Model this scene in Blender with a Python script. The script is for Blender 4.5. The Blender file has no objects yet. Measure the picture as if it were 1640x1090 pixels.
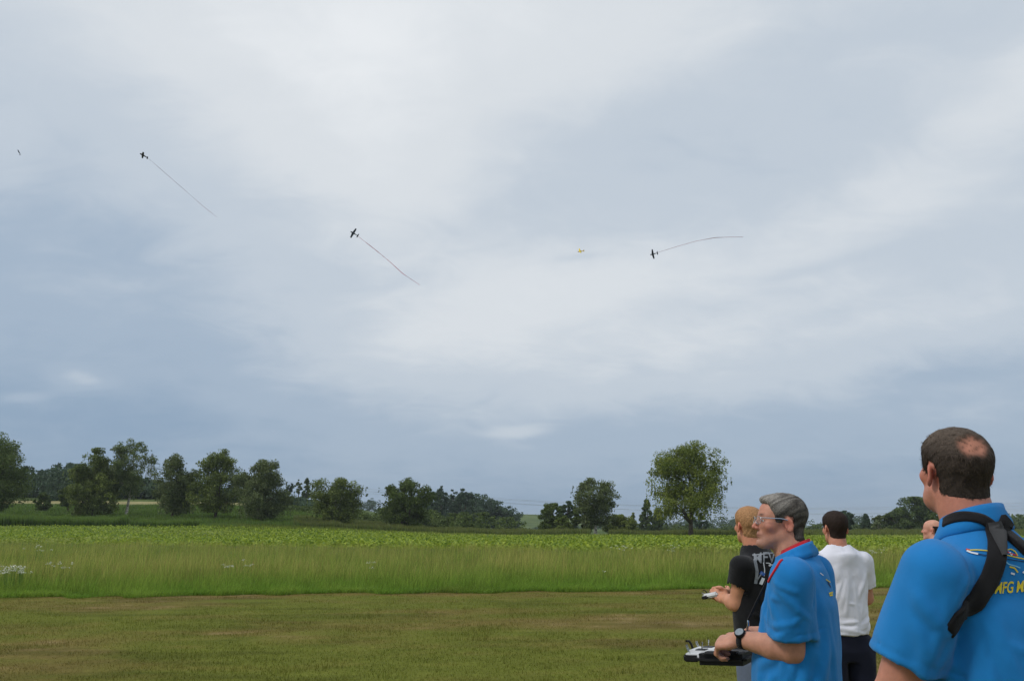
import bpy, bmesh, math, random
import numpy as np
from mathutils import Vector, Matrix
from mathutils.bvhtree import BVHTree

R = math.radians
SC = bpy.context.scene
COL = SC.collection

# ------------------------------------------------------------------ camera
FPX = 1400.0                      # focal length in pixels of the 1640 px wide photograph
TILT = math.atan(299 / FPX)       # horizon lies at y = 844
CAM = np.array([0.0, 0.0, 1.6])
cd = bpy.data.cameras.new('camera')
cam = bpy.data.objects.new('camera', cd)
COL.objects.link(cam)
cam.location = CAM
cam.rotation_euler = (math.pi / 2 + TILT, 0, 0)
cd.sensor_fit = 'HORIZONTAL'
cd.sensor_width = 36
cd.lens = 36 * FPX / 1640
cd.clip_start = 0.05
cd.clip_end = 20000
SC.camera = cam

# ------------------------------------------------------------------ world
SUN_EL, SUN_AZ = 46, -105          # azimuth: degrees to the right of the view direction
W = bpy.data.worlds.new('World')
SC.world = W
W.use_nodes = True
wt = W.node_tree
wt.nodes.clear()


def wn(kind, **kw):
    n = wt.nodes.new(kind)
    for k, v in kw.items():
        setattr(n, k, v)
    return n


def wmath(op, a, b=None, c=None, clamp=False):
    n = wn('ShaderNodeMath', operation=op, use_clamp=clamp)
    for i, v in enumerate((a, b, c)):
        if v is None:
            continue
        if isinstance(v, (int, float)):
            n.inputs[i].default_value = v
        else:
            wt.links.new(v, n.inputs[i])
    return n.outputs[0]


def srgb(r, g, b):
    f = lambda c: (c / 255) / 12.92 if c / 255 <= 0.04045 else ((c / 255 + 0.055) / 1.055) ** 2.4
    return (f(r), f(g), f(b), 1.0)


def pix_dir(px, py):
    v = np.array([(px - 820) / FPX, (545 - py) / FPX, 1.0])
    ct, st = math.cos(TILT), math.sin(TILT)
    d = np.array([v[0], v[2] * ct - v[1] * st, v[2] * st + v[1] * ct])
    return d / np.linalg.norm(d)


tc = wn('ShaderNodeTexCoord')
DIR = tc.outputs['Generated']
sep = wn('ShaderNodeSeparateXYZ')
wt.links.new(DIR, sep.inputs[0])
zc = wmath('MAXIMUM', sep.outputs[2], 0.0)
# cloud layer coordinates: a flat sheet of cloud overhead
den = wmath('ADD', zc, 0.30)
comb = wn('ShaderNodeCombineXYZ')
wt.links.new(wmath('DIVIDE', sep.outputs[0], den), comb.inputs[0])
wt.links.new(wmath('DIVIDE', sep.outputs[1], den), comb.inputs[1])
mp = wn('ShaderNodeMapping')
mp.inputs['Rotation'].default_value = (0, 0, R(-28))
mp.inputs['Scale'].default_value = (0.7, 1.0, 1)
wt.links.new(comb.outputs[0], mp.inputs[0])


def wnoise(scale, detail, rough, dist=0.0, vec=None):
    n = wn('ShaderNodeTexNoise')
    n.inputs['Scale'].default_value = scale
    n.inputs['Detail'].default_value = detail
    n.inputs['Roughness'].default_value = rough
    n.inputs['Distortion'].default_value = dist
    wt.links.new(vec if vec is not None else mp.outputs[0], n.inputs['Vector'])
    return n.outputs['Fac']


n_big = wnoise(1.3, 4, 0.5, 0.3)
n_mid = wnoise(3.4, 6, 0.55, 0.6)
n_fine = wnoise(8.5, 7, 0.6, 0.8)


def blob(px, py, rx, ry, ang, amp):
    """one soft bank of cloud: an elongated patch of the sky centred on a direction"""
    c = pix_dir(px, py)
    right = np.cross(c, [0, 0, 1.0]); right /= np.linalg.norm(right)
    up = np.cross(right, c)
    a = R(ang)
    e1 = right * math.cos(a) + up * math.sin(a)
    e2 = -right * math.sin(a) + up * math.cos(a)
    out = None
    for e, s in ((e1, rx / FPX), (e2, ry / FPX)):
        d = wn('ShaderNodeVectorMath', operation='DOT_PRODUCT')
        wt.links.new(DIR, d.inputs[0])
        d.inputs[1].default_value = tuple(e / s)
        q = wmath('MULTIPLY', d.outputs['Value'], d.outputs['Value'])
        out = q if out is None else wmath('ADD', out, q)
    d = wn('ShaderNodeVectorMath', operation='DOT_PRODUCT')   # front half only
    wt.links.new(DIR, d.inputs[0]); d.inputs[1].default_value = tuple(c)
    g = wmath('MULTIPLY', wmath('POWER', 2.718, wmath('MULTIPLY', out, -1.0)), wmath('GREATER_THAN', d.outputs['Value'], 0.0))
    return wmath('MULTIPLY', g, amp)


low = wn('ShaderNodeMapRange', interpolation_type='SMOOTHSTEP')     # thicker, greyer air towards the horizon
low.inputs['From Min'].default_value = -0.02
low.inputs['From Max'].default_value = 0.24
low.inputs['To Min'].default_value = 0.10
low.inputs['To Max'].default_value = 0.52
wt.links.new(zc, low.inputs['Value'])
acc = wmath('MULTIPLY_ADD', wmath('SUBTRACT', n_big, 0.5), 0.26, low.outputs[0])
acc = wmath('MULTIPLY_ADD', wmath('SUBTRACT', n_mid, 0.5), 0.24, acc)
acc = wmath('MULTIPLY_ADD', wmath('SUBTRACT', n_fine, 0.5), 0.20, acc)
acc = wmath('MULTIPLY_ADD', zc, 0.22, acc)
for args in [(520, 150, 380, 190, -35, 0.24), (820, 40, 330, 150, 0, 0.16), (900, 470, 420, 62, 17, 0.17), (1600, 190, 360, 70, 24, 0.12),
             (1130, 570, 480, 75, 6, 0.10), (40, 450, 330, 250, -20, -0.22), (800, 330, 150, 60, 25, -0.07), (1060, 210, 130, 60, 30, -0.06), (1230, 320, 200, 50, 24, -0.04),
             (1500, 60, 300, 90, 15, -0.06), (1640, 560, 180, 60, 10, -0.12), (100, 640, 420, 90, 0, -0.10), (122, 603, 34, 18, 0, 0.20), (160, 612, 30, 10, 0, 0.10),
             (825, 692, 46, 10, 3, 0.22), (38, 636, 30, 7, 5, 0.16), (930, 411, 36, 7, 4, -0.09), (1530, 600, 46, 8, -3, -0.10), (1025, 590, 22, 9, -20, -0.08), (1340, 420, 130, 10, 10, -0.07)]:
    acc = wmath('ADD', acc, blob(*args))
ramp = wn('ShaderNodeValToRGB')
cr = ramp.color_ramp
cr.interpolation = 'EASE'
cr.elements[0].position = 0.05; cr.elements[0].color = srgb(140, 163, 188)
cr.elements[1].position = 1.0; cr.elements[1].color = srgb(234, 237, 240)
for p, c in ((0.32, srgb(164, 181, 200)), (0.55, srgb(194, 204, 215)), (0.78, srgb(218, 223, 228))):
    e = cr.elements.new(p); e.color = c
wt.links.new(acc, ramp.inputs[0])
sky = wn('ShaderNodeTexSky', sky_type='NISHITA', sun_disc=False)
sky.sun_elevation = R(SUN_EL)
sky.sun_rotation = R(SUN_AZ)
sky.dust_density = 2.0
cloud = wn('ShaderNodeMix', data_type='RGBA', blend_type='MULTIPLY')
cloud.inputs['Factor'].default_value = 1.0
wt.links.new(ramp.outputs[0], cloud.inputs[6])
cloud.inputs[7].default_value = (10.35, 10.4, 10.4, 1)
mixs = wn('ShaderNodeMix', data_type='RGBA', blend_type='MIX')
mixs.inputs['Factor'].default_value = 0.95
wt.links.new(sky.outputs[0], mixs.inputs[6])
wt.links.new(cloud.outputs[2], mixs.inputs[7])
bg = wn('ShaderNodeBackground')
bg.inputs['Strength'].default_value = 0.1
wt.links.new(mixs.outputs[2], bg.inputs['Color'])
wo = wn('ShaderNodeOutputWorld')
wt.links.new(bg.outputs[0], wo.inputs['Surface'])

# ------------------------------------------------------------------ sun behind thin cloud
sd = bpy.data.lights.new('sun', 'SUN')
sd.energy = 1.5
sd.angle = R(14)
sd.color = (1.0, 0.96, 0.90)
sun = bpy.data.objects.new('sun', sd)
COL.objects.link(sun)
sdir = Vector((math.sin(R(SUN_AZ)) * math.cos(R(SUN_EL)), math.cos(R(SUN_AZ)) * math.cos(R(SUN_EL)), math.sin(R(SUN_EL))))
sun.rotation_euler = sdir.to_track_quat('Z', 'Y').to_euler()

SC.view_settings.view_transform = 'Standard'
SC.view_settings.look = 'None'
SC.view_settings.gamma = 1.0
SC.view_settings.use_curve_mapping = False
SC.view_settings.exposure = 0.0
SC.cycles.use_denoising = True
SC.cycles.max_bounces = 6
SC.cycles.transparent_max_bounces = 8
SC.cycles.sample_clamp_indirect = 6

# ================================================================== helpers
rng = np.random.default_rng(7)


def at(px, py, depth):
    """the point of the place seen at that pixel, at that distance along the view axis"""
    ct, st = math.cos(TILT), math.sin(TILT)
    x, y = (px - 820) / FPX * depth, (545 - py) / FPX * depth
    return np.array([x, depth * ct - y * st, CAM[2] + depth * st + y * ct])


def at_y(px, py, Y):
    d = pix_dir(px, py)
    return CAM + d * (Y / d[1])


def sstep(a, b, x):
    t = np.clip((np.asarray(x, float) - a) / (b - a), 0, 1)
    return t * t * (3 - 2 * t)


def hash2(ix, iy, seed):
    h = (ix.astype(np.int64) * 374761393 + iy.astype(np.int64) * 668265263 + seed * 974634777) & 0x7fffffff
    h = ((h ^ (h >> 13)) * 1274126177) & 0x7fffffff
    return ((h ^ (h >> 16)) & 0xffff) / 65535.0


def vnoise(x, y, seed=0):
    ix, iy = np.floor(x), np.floor(y)
    fx, fy = x - ix, y - iy
    fx, fy = fx * fx * (3 - 2 * fx), fy * fy * (3 - 2 * fy)
    a, b = hash2(ix, iy, seed), hash2(ix + 1, iy, seed)
    c, d = hash2(ix, iy + 1, seed), hash2(ix + 1, iy + 1, seed)
    return a + (b - a) * fx + (c - a) * fy + (a - b - c + d) * fx * fy


def fbm(x, y, seed=0, octv=4):
    s, amp, tot = 0, 0.5, 0
    for o in range(octv):
        s = s + amp * vnoise(x * 2 ** o + 17.3 * o, y * 2 ** o - 9.1 * o, seed + o)
        tot += amp
        amp *= 0.5
    return s / tot


def terrain(x, y):
    x, y = np.asarray(x, float), np.asarray(y, float)
    u = x / np.maximum(y, 1.0)
    left = 1 - sstep(-0.34, 0.02, u)
    h = 17.5 * left * sstep(70, 430, y)
    h = h + 16 * np.exp(-((x - 10) / 110) ** 2) * sstep(700, 1000, y)
    h = h + 0.25 * (fbm(x / 40, y / 40, 5, 2) - 0.5) * sstep(60, 140, y)
    return h


def new_mesh(name, V, F, cols=None, smooth=False):
    """V (n,3), F (m,k) with constant k"""
    V = np.ascontiguousarray(V, dtype=np.float32)
    F = np.ascontiguousarray(F, dtype=np.int32)
    me = bpy.data.meshes.new(name)
    me.vertices.add(len(V))
    me.vertices.foreach_set('co', V.ravel())
    k = F.shape[1]
    me.loops.add(F.size)
    me.loops.foreach_set('vertex_index', F.ravel())
    me.polygons.add(len(F))
    me.polygons.foreach_set('loop_start', np.arange(0, F.size, k, dtype=np.int32))
    me.polygons.foreach_set('loop_total', np.full(len(F), k, dtype=np.int32))
    if smooth:
        me.polygons.foreach_set('use_smooth', np.ones(len(F), dtype=bool))
    if cols is not None:
        a = me.color_attributes.new('tint', 'FLOAT_COLOR', 'POINT')
        c = np.ones((len(V), 4), dtype=np.float32)
        c[:, :3] = cols
        a.data.foreach_set('color', c.ravel())
    me.update(calc_edges=True)
    return me


def link(name, me, mat=None, parent=None, loc=None):
    o = bpy.data.objects.new(name, me)
    COL.objects.link(o)
    if me is not None and mat is not None and not len(me.materials):
        me.materials.append(mat)
    if parent is not None:
        o.parent = parent
    if loc is not None:
        o.location = loc
    return o


def tag(o, label=None, cat=None, group=None, kind=None):
    for k, v in (('label', label), ('category', cat), ('group', group), ('kind', kind)):
        if v:
            o[k] = v
    return o


def empty(name, loc, rz=0.0):
    o = bpy.data.objects.new(name, None)
    COL.objects.link(o)
    o.location = loc
    o.rotation_euler = (0, 0, rz)
    o.empty_display_size = 0.1
    return o


# ------------------------------------------------------------------ materials
def mat_base(name):
    m = bpy.data.materials.new(name)
    m.use_nodes = True
    nt = m.node_tree
    b = nt.nodes['Principled BSDF']
    return m, nt, b


def nnode(nt, kind, **kw):
    n = nt.nodes.new(kind)
    for k, v in kw.items():
        setattr(n, k, v)
    return n


def noise_node(nt, scale, detail=4, rough=0.55, coord='Object', stretch=None):
    tcn = nnode(nt, 'ShaderNodeTexCoord')
    n = nnode(nt, 'ShaderNodeTexNoise')
    n.inputs['Scale'].default_value = scale
    n.inputs['Detail'].default_value = detail
    n.inputs['Roughness'].default_value = rough
    src = tcn.outputs[coord]
    if stretch:
        mpn = nnode(nt, 'ShaderNodeMapping')
        mpn.inputs['Scale'].default_value = stretch
        nt.links.new(src, mpn.inputs[0])
        src = mpn.outputs[0]
    nt.links.new(src, n.inputs['Vector'])
    return n.outputs['Fac']


def mat_noise(name, c1, c2, scale=8, rough=0.8, bump=0.0, bscale=60, detail=4, coord='Object', stretch=None, spec=0.3, metal=0.0, lo=0.3, hi=0.7, sheen=0.0):
    m, nt, b = mat_base(name)
    r = nnode(nt, 'ShaderNodeValToRGB')
    r.color_ramp.elements[0].position = lo
    r.color_ramp.elements[1].position = hi
    r.color_ramp.elements[0].color = c1
    r.color_ramp.elements[1].color = c2
    nt.links.new(noise_node(nt, scale, detail, 0.6, coord, stretch), r.inputs[0])
    nt.links.new(r.outputs[0], b.inputs['Base Color'])
    b.inputs['Roughness'].default_value = rough
    b.inputs['Specular IOR Level'].default_value = spec
    b.inputs['Metallic'].default_value = metal
    if sheen:
        b.inputs['Sheen Weight'].default_value = sheen
    if bump:
        bn = nnode(nt, 'ShaderNodeBump')
        bn.inputs['Strength'].default_value = bump
        bn.inputs['Distance'].default_value = 0.01
        nt.links.new(noise_node(nt, bscale, 3, 0.6, coord, stretch), bn.inputs['Height'])
        nt.links.new(bn.outputs[0], b.inputs['Normal'])
    return m


def mat_tint(name, rough=0.8, spec=0.2, translucent=0.0, nscale=0.0, namp=0.25, mult=(1, 1, 1, 1)):
    """colour from the mesh's own colour attribute, broken up by noise"""
    m, nt, b = mat_base(name)
    at_ = nnode(nt, 'ShaderNodeAttribute', attribute_name='tint')
    col = at_.outputs['Color']
    if nscale:
        mx = nnode(nt, 'ShaderNodeMix', data_type='RGBA', blend_type='MULTIPLY')
        mx.inputs['Factor'].default_value = 1.0
        r = nnode(nt, 'ShaderNodeMapRange')
        r.inputs['To Min'].default_value = 1 - namp
        r.inputs['To Max'].default_value = 1 + namp
        nt.links.new(noise_node(nt, nscale, 4), r.inputs['Value'])
        nt.links.new(col, mx.inputs[6])
        nt.links.new(r.outputs[0], mx.inputs[7])
        col = mx.outputs[2]
    nt.links.new(col, b.inputs['Base Color'])
    b.inputs['Roughness'].default_value = rough
    b.inputs['Specular IOR Level'].default_value = spec
    if translucent:
        tr = nnode(nt, 'ShaderNodeBsdfTranslucent')
        nt.links.new(col, tr.inputs['Color'])
        ms = nnode(nt, 'ShaderNodeMixShader')
        ms.inputs[0].default_value = translucent
        nt.links.new(b.outputs[0], ms.inputs[1])
        nt.links.new(tr.outputs[0], ms.inputs[2])
        nt.links.new(ms.outputs[0], nt.nodes['Material Output'].inputs['Surface'])
    return m


def rgb(*c):
    return np.array(srgb(*c)[:3])


M_GRASS = mat_tint('grass_blades', 0.75, 0.15, 0.42)
M_LAWN = mat_tint('lawn_soil', 0.95, 0.05, 0, 14.0, 0.45)
M_LEAF = mat_tint('leaves', 0.65, 0.25, 0.28)
M_CROP = mat_tint('crop_leaves', 0.55, 0.3, 0.3)
M_BARK = mat_noise('dark_bark', srgb(62, 54, 44), srgb(104, 94, 80), 3, 0.95, 0.5, 10)
M_BIRCH = mat_noise('birch_bark', srgb(70, 64, 56), srgb(196, 190, 178), 2.5, 0.9, 0.2, 10, lo=0.38, hi=0.52, stretch=(1, 1, 2.5))

# ================================================================== ground
gy = np.concatenate([-np.geomspace(400, 1, 14), np.linspace(0, 30, 12), 30 + 5970 * (np.sinh(np.linspace(0, 1, 170)[1:] * 5.5) / math.sinh(5.5))])
gxh = 5000 * np.sinh(np.linspace(0, 1, 110)[1:] * 5.5) / math.sinh(5.5)
gx = np.concatenate([-gxh[::-1], [0], gxh])
GX, GY = np.meshgrid(gx, gy)
GZ = terrain(GX, GY)
gv = np.stack([GX, GY, GZ], -1).reshape(-1, 3)
nx, ny = len(gx), len(gy)
ii, jj = np.meshgrid(np.arange(nx - 1), np.arange(ny - 1))
i0 = (jj * nx + ii).ravel()
gf = np.stack([i0, i0 + 1, i0 + nx + 1, i0 + nx], -1)
M_GROUND = mat_noise('field_ground', srgb(62, 80, 38), srgb(98, 112, 58), 0.05, 0.95, 0.0, detail=8, lo=0.35, hi=0.68, spec=0.1)
tag(link('ground', new_mesh('ground', gv, gf, smooth=True), M_GROUND), 'green farmland stretching to the horizon', kind='structure')


def edge_meadow(x):               # where the mown lawn ends
    return 22.7 + 0.15 * x + 0.8 * (vnoise(x * 1.6, x * 0 + 3.0, 3) - 0.5) + 0.3 * (vnoise(x * 0.21, x * 0 + 3.0, 4) - 0.5)


def edge_beet(x):                 # where the meadow ends and the leafy crop begins
    return np.clip(56 - 0.5 * x, 42, 82)


# mown lawn: brown and green patches
def lawn_colour(x, y):
    a = fbm(x * 0.13, y * 0.30, 11, 4)
    b = fbm(x * 0.5 + 40, y * 0.85, 21, 4)
    c = fbm(x * 2.0, y * 3.2, 31, 4)
    dry = np.clip(0.74 + 2.6 * (a - 0.5) + 2.4 * (b - 0.5) + 0.9 * (c - 0.5), 0, 1)
    bare = sstep(0.60, 0.74, 0.55 * b + 0.45 * c + 0.2 * (a - 0.5))
    dark = sstep(0.56, 0.72, fbm(x * 0.5 - 7, y * 1.6 + 3, 91, 4))
    g, t, br = rgb(112, 118, 48), rgb(124, 112, 60), rgb(150, 130, 92)
    col = g + (t - g) * dry[..., None]
    col = col + (br - col) * (0.6 * bare)[..., None]
    return col * (1 - 0.22 * dark)[..., None] * (0.8 + 0.4 * c)[..., None]


lx, ly = np.arange(-26, 26.01, 0.16), np.concatenate([np.arange(-14, 6, 1.0), np.arange(6, 30, 0.12)])
LX, LY = np.meshgrid(lx, ly)
lim = edge_meadow(LX) + 0.15
lv = np.stack([LX, np.minimum(LY, lim), np.full_like(LX, 0.005) + 0.012 * fbm(LX * 2, LY * 2, 41, 2)], -1).reshape(-1, 3)
nx, ny = len(lx), len(ly)
ii, jj = np.meshgrid(np.arange(nx - 1), np.arange(ny - 1))
i0 = (jj * nx + ii).ravel()
lf = np.stack([i0, i0 + 1, i0 + nx + 1, i0 + nx], -1)
keep = (LY < lim + 0.2).reshape(-1)[i0]
tag(link('mown_lawn', new_mesh('mown_lawn', lv, lf[keep], lawn_colour(lv[:, 0], lv[:, 1]) * 0.8, True), M_LAWN), 'short mown lawn with dry brown patches', kind='structure')


def blades(P, h, w, lean, colb, colt, segs=2):
    """grass blades: base points P (n,3), height, width, lean (n,2), colours at foot and tip"""
    n = len(P)
    a = rng.uniform(0, 2 * np.pi, n)
    side = np.stack([np.cos(a), np.sin(a), np.zeros(n)], -1) * (w / 2)[:, None]
    L = np.stack([lean[:, 0], lean[:, 1], np.zeros(n)], -1)
    up = np.zeros((n, 3)); up[:, 2] = h
    if segs == 1:
        V = np.stack([P - side, P + side, P + up + L], 1)
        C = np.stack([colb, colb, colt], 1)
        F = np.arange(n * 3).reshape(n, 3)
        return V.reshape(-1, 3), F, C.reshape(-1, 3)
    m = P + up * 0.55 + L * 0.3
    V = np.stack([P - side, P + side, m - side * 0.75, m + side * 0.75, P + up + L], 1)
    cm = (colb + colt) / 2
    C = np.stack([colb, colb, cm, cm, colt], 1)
    b = (np.arange(n) * 5)[:, None]
    F = np.concatenate([b + [0, 1, 3], b + [0, 3, 2], b + [2, 3, 4]])
    return V.reshape(-1, 3), F, C.reshape(-1, 3)


def scatter(n, y0, y1, margin=2.5, power=1.0):
    """points over the stretch of ground in view, denser near by"""
    y = y0 + (y1 - y0) * rng.uniform(0, 1, n) ** power
    x = rng.uniform(-1, 1, n) * (0.62 * y + margin)
    return x, y


# short lawn blades
x, y = scatter(330000, 7.2, 26.5, 2.0, 1.25)
k = y < edge_meadow(x) + 0.05
x, y = x[k], y[k]
cc = lawn_colour(x, y)
thin = fbm(x * 0.55 + 40, y * 0.9, 21, 4)
h = rng.uniform(0.015, 0.04, len(x)) * (1.15 - 0.5 * sstep(0.5, 0.75, thin)) * (1 + 0.8 * (vnoise(x * 2.3, y * 3.1, 77) > 0.8))
cv = cc * rng.uniform(0.7, 1.35, (len(x), 1)) * (1 + rng.normal(0, 0.05, (len(x), 3)))
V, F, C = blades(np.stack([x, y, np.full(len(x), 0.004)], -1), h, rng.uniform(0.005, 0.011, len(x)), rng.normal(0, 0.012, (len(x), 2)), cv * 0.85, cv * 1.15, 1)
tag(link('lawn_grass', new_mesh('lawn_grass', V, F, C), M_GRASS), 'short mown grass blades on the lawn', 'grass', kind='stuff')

# tall meadow grass
def meadow(n, y0f, y1f, hmin, hmax, wmin, wmax, power, tan, seed):
    t = rng.uniform(0, 1, n) ** power
    yy = 20 + 66 * t
    x = rng.uniform(-1, 1, n) * (0.63 * yy + 4)
    e0, e1 = edge_meadow(x), edge_beet(x)
    y = e0 + t * 66
    k = (y < e1 + 1) & (y > e0 + y0f) & (y < e0 + y1f)
    x, y, e0 = x[k], y[k], e0[k]
    d = y - e0
    pat = np.clip(0.5 + 1.7 * (fbm(x * 0.30, y * 0.25, seed, 4) - 0.5), 0, 1)
    pat2 = fbm(x * 1.3, y * 0.9, seed + 3, 3)
    h = rng.uniform(hmin, hmax, len(x)) * (0.38 + 0.62 * sstep(0, 3.5, d)) * (0.45 + 1.1 * pat2) * (0.75 + 0.5 * pat)
    green = rgb(110, 154, 50); green2 = rgb(140, 158, 68); straw = rgb(192, 174, 104)
    dry = np.clip(tan * sstep(0.6, 4.5, d) * (0.25 + 1.3 * pat) * rng.uniform(0.2, 1.3, len(x)), 0, 1)
    g = green + (green2 - green) * pat2[:, None]
    patch = sstep(0.52, 0.66, fbm(x * 0.55 + 9, y * 0.35, seed + 7, 3))[:, None]
    g = g * (1 - 0.30 * patch)
    h = h * (1 - 0.25 * patch[:, 0])
    ct = g + (straw - g) * (dry * (1 - 0.6 * patch[:, 0]))[:, None]
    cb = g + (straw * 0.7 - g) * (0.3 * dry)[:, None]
    jit = rng.uniform(0.6, 1.35, (len(x), 1)) * (0.8 + 0.4 * pat2)[:, None]
    P = np.stack([x, y, np.zeros(len(x))], -1)
    return blades(P, h, rng.uniform(wmin, wmax, len(x)), rng.normal(0, 0.11, (len(x), 2)) + np.array([0.05, 0]), cb * jit, ct * jit)


def join(parts):
    Vs, Fs, Cs, o = [], [], [], 0
    for V, F, C in parts:
        Vs.append(V); Fs.append(F + o); Cs.append(C); o += len(V)
    return np.concatenate(Vs), np.concatenate(Fs), np.concatenate(Cs)


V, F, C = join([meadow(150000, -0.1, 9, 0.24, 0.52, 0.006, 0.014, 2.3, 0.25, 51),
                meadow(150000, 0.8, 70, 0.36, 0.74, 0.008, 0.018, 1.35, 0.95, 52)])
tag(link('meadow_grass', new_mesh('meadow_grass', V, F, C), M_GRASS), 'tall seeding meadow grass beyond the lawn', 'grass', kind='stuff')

# leafy low crop, bright green
def leaf_quads(Pc, size, up_bias=0.0, aspect=0.55):
    n = len(Pc)
    nrm = rng.normal(0, 1, (n, 3)); nrm[:, 2] += up_bias
    nrm /= np.linalg.norm(nrm, axis=1)[:, None]
    t = rng.normal(0, 1, (n, 3))
    a = np.cross(nrm, t); a /= np.linalg.norm(a, axis=1)[:, None] + 1e-9
    b = np.cross(nrm, a)
    a = a * (size / 2)[:, None]; b = b * (size * aspect / 2)[:, None]
    V = np.stack([Pc - a, Pc + b - 0.25 * a, Pc + a, Pc - b - 0.25 * a], 1).reshape(-1, 3)
    return V, np.arange(n * 4).reshape(n, 4)


n = 200000
t = rng.uniform(0, 1, n) ** 1.5
y = 36 + 98 * t
x = rng.uniform(-1, 1, n) * (0.64 * y + 6)
k = (y > edge_beet(x)) & (y < 128 + 6 * vnoise(x * 0.05, x * 0, 9) + 8 * sstep(-20, -70, x))
x, y = x[k], y[k]
rows = 0.12 * np.sin(y * 2.2 + 0.3 * x)
hz = 0.30 + 0.25 * fbm(x * 0.5, y * 0.5, 61, 3) + 0.10 * fbm(x * 0.06, y * 0.06, 62, 2) + rows
P = np.stack([x, y, terrain(x, y) + hz * rng.uniform(0.45, 1.0, len(x))], -1)
V, F = leaf_quads(P, rng.uniform(0.15, 0.30, len(x)), 1.2, 0.75)
pat = fbm(x * 0.05, y * 0.08, 63, 3)
c1, c2, c3 = rgb(90, 120, 34), rgb(168, 184, 58), rgb(150, 156, 78)
cc = c1 + (c2 - c1) * rng.uniform(0, 1, (len(x), 1)) ** 0.8
cc = cc + (c3 - cc) * (0.55 * sstep(0.55, 0.75, pat))[:, None]
tag(link('crop_field', new_mesh('crop_field', V, F, np.repeat(cc, 4, 0)), M_CROP), 'low leafy bright green crop behind the meadow', 'crop', kind='stuff')


# rough grass, reeds and maize between the crop and the trees
def tall_stuff(name, label, cat, strips, colb, colt, w, kind='stuff'):
    parts = []
    for (px0, px1, Y0, Y1, h0, h1, n) in strips:
        px = rng.uniform(px0, px1, n)
        Y = rng.uniform(Y0, Y1, n)
        X = (px - 820) / FPX * Y * 0.978
        Z = terrain(X, Y)
        cl = fbm(px * 0.045, Y * 0.1, 71, 3)
        h = rng.uniform(h0, h1, n) * (0.6 + 0.75 * cl)
        jit = rng.uniform(0.7, 1.25, (n, 1))
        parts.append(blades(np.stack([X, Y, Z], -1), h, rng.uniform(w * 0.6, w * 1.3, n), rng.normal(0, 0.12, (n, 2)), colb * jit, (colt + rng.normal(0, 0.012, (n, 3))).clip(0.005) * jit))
    V, F, C = join(parts)
    return tag(link(name, new_mesh(name, V, F, C), M_GRASS), label, cat, kind=kind)


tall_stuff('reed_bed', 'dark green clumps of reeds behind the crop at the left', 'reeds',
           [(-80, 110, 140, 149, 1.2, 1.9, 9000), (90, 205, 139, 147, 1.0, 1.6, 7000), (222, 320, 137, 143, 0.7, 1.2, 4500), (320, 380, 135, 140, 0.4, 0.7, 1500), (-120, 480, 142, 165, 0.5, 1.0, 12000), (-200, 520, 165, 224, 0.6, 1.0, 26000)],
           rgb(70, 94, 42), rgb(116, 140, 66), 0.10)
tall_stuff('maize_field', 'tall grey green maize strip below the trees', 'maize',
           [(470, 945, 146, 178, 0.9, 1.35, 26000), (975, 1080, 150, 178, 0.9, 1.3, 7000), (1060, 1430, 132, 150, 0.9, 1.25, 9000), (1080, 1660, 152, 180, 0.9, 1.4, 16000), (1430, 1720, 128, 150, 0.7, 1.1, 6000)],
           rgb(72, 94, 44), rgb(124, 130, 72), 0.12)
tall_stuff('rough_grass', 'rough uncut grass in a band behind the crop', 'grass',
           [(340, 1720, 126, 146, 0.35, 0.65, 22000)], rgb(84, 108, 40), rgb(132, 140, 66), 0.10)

# pale stubble field on the slope, behind the row of trees
us = np.linspace(-220, 500, 60)
sv = []
for f in (0, 0.5, 1):
    for px in us:
        Y = 226 + 11 * f + 0.02 * (500 - px)
        X = (px - 820) / FPX * Y * 0.978
        sv.append((X, Y, float(terrain(X, Y)) + 0.06 + 0.3 * f))
n = len(us)
sf = [[j * n + i, j * n + i + 1, (j + 1) * n + i + 1, (j + 1) * n + i] for j in range(2) for i in range(n - 1)]
M_STUB = mat_noise('stubble', srgb(128, 122, 78), srgb(152, 144, 98), 0.3, 0.95, detail=6)
tag(link('stubble_field', new_mesh('stubble_field', sv, sf, smooth=True), M_STUB), 'strip of pale cut field on the slope behind the trees', kind='structure')

# ================================================================== trees
def tube(path, radii, sides=6):
    path = np.asarray(path, float)
    n = len(path)
    d = np.gradient(path, axis=0)
    d /= np.linalg.norm(d, axis=1)[:, None] + 1e-9
    ref = np.array([1.0, 0.13, 0.07]) if abs(d[0][0]) < 0.8 else np.array([0.1, 1.0, 0.07])
    a = np.cross(d, ref); a /= np.linalg.norm(a, axis=1)[:, None] + 1e-9
    b = np.cross(d, a)
    th = np.linspace(0, 2 * np.pi, sides, endpoint=False)
    V = path[:, None] + (np.cos(th)[None, :, None] * a[:, None] + np.sin(th)[None, :, None] * b[:, None]) * np.asarray(radii)[:, None, None]
    F = []
    for i in range(n - 1):
        for j in range(sides):
            F.append([i * sides + j, i * sides + (j + 1) % sides, (i + 1) * sides + (j + 1) % sides, (i + 1) * sides + j])
    return V.reshape(-1, 3), np.array(F)


PROFILE = {  # crown radius (0..1) over relative crown height
    'birch': ([0, .12, .3, .5, .7, .85, .95, 1], [.55, .85, 1, .97, .82, .6, .36, .06]),
    'tall': ([0, .15, .4, .6, .8, .93, 1], [.35, .62, .9, 1, .8, .5, .1]),
    'round': ([0, .1, .3, .55, .75, .9, 1], [.45, .75, .98, 1, .85, .55, .12]),
    'bush': ([0, .1, .3, .55, .75, .9, 1], [.85, .95, 1, .95, .8, .52, .15]),
    'cone': ([0, .08, .3, .6, .85, 1], [.7, 1, .8, .5, .22, .02]),
    'vase': ([0, .2, .45, .7, .88, 1], [.4, .55, .8, 1, .9, .35]),
}


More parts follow.
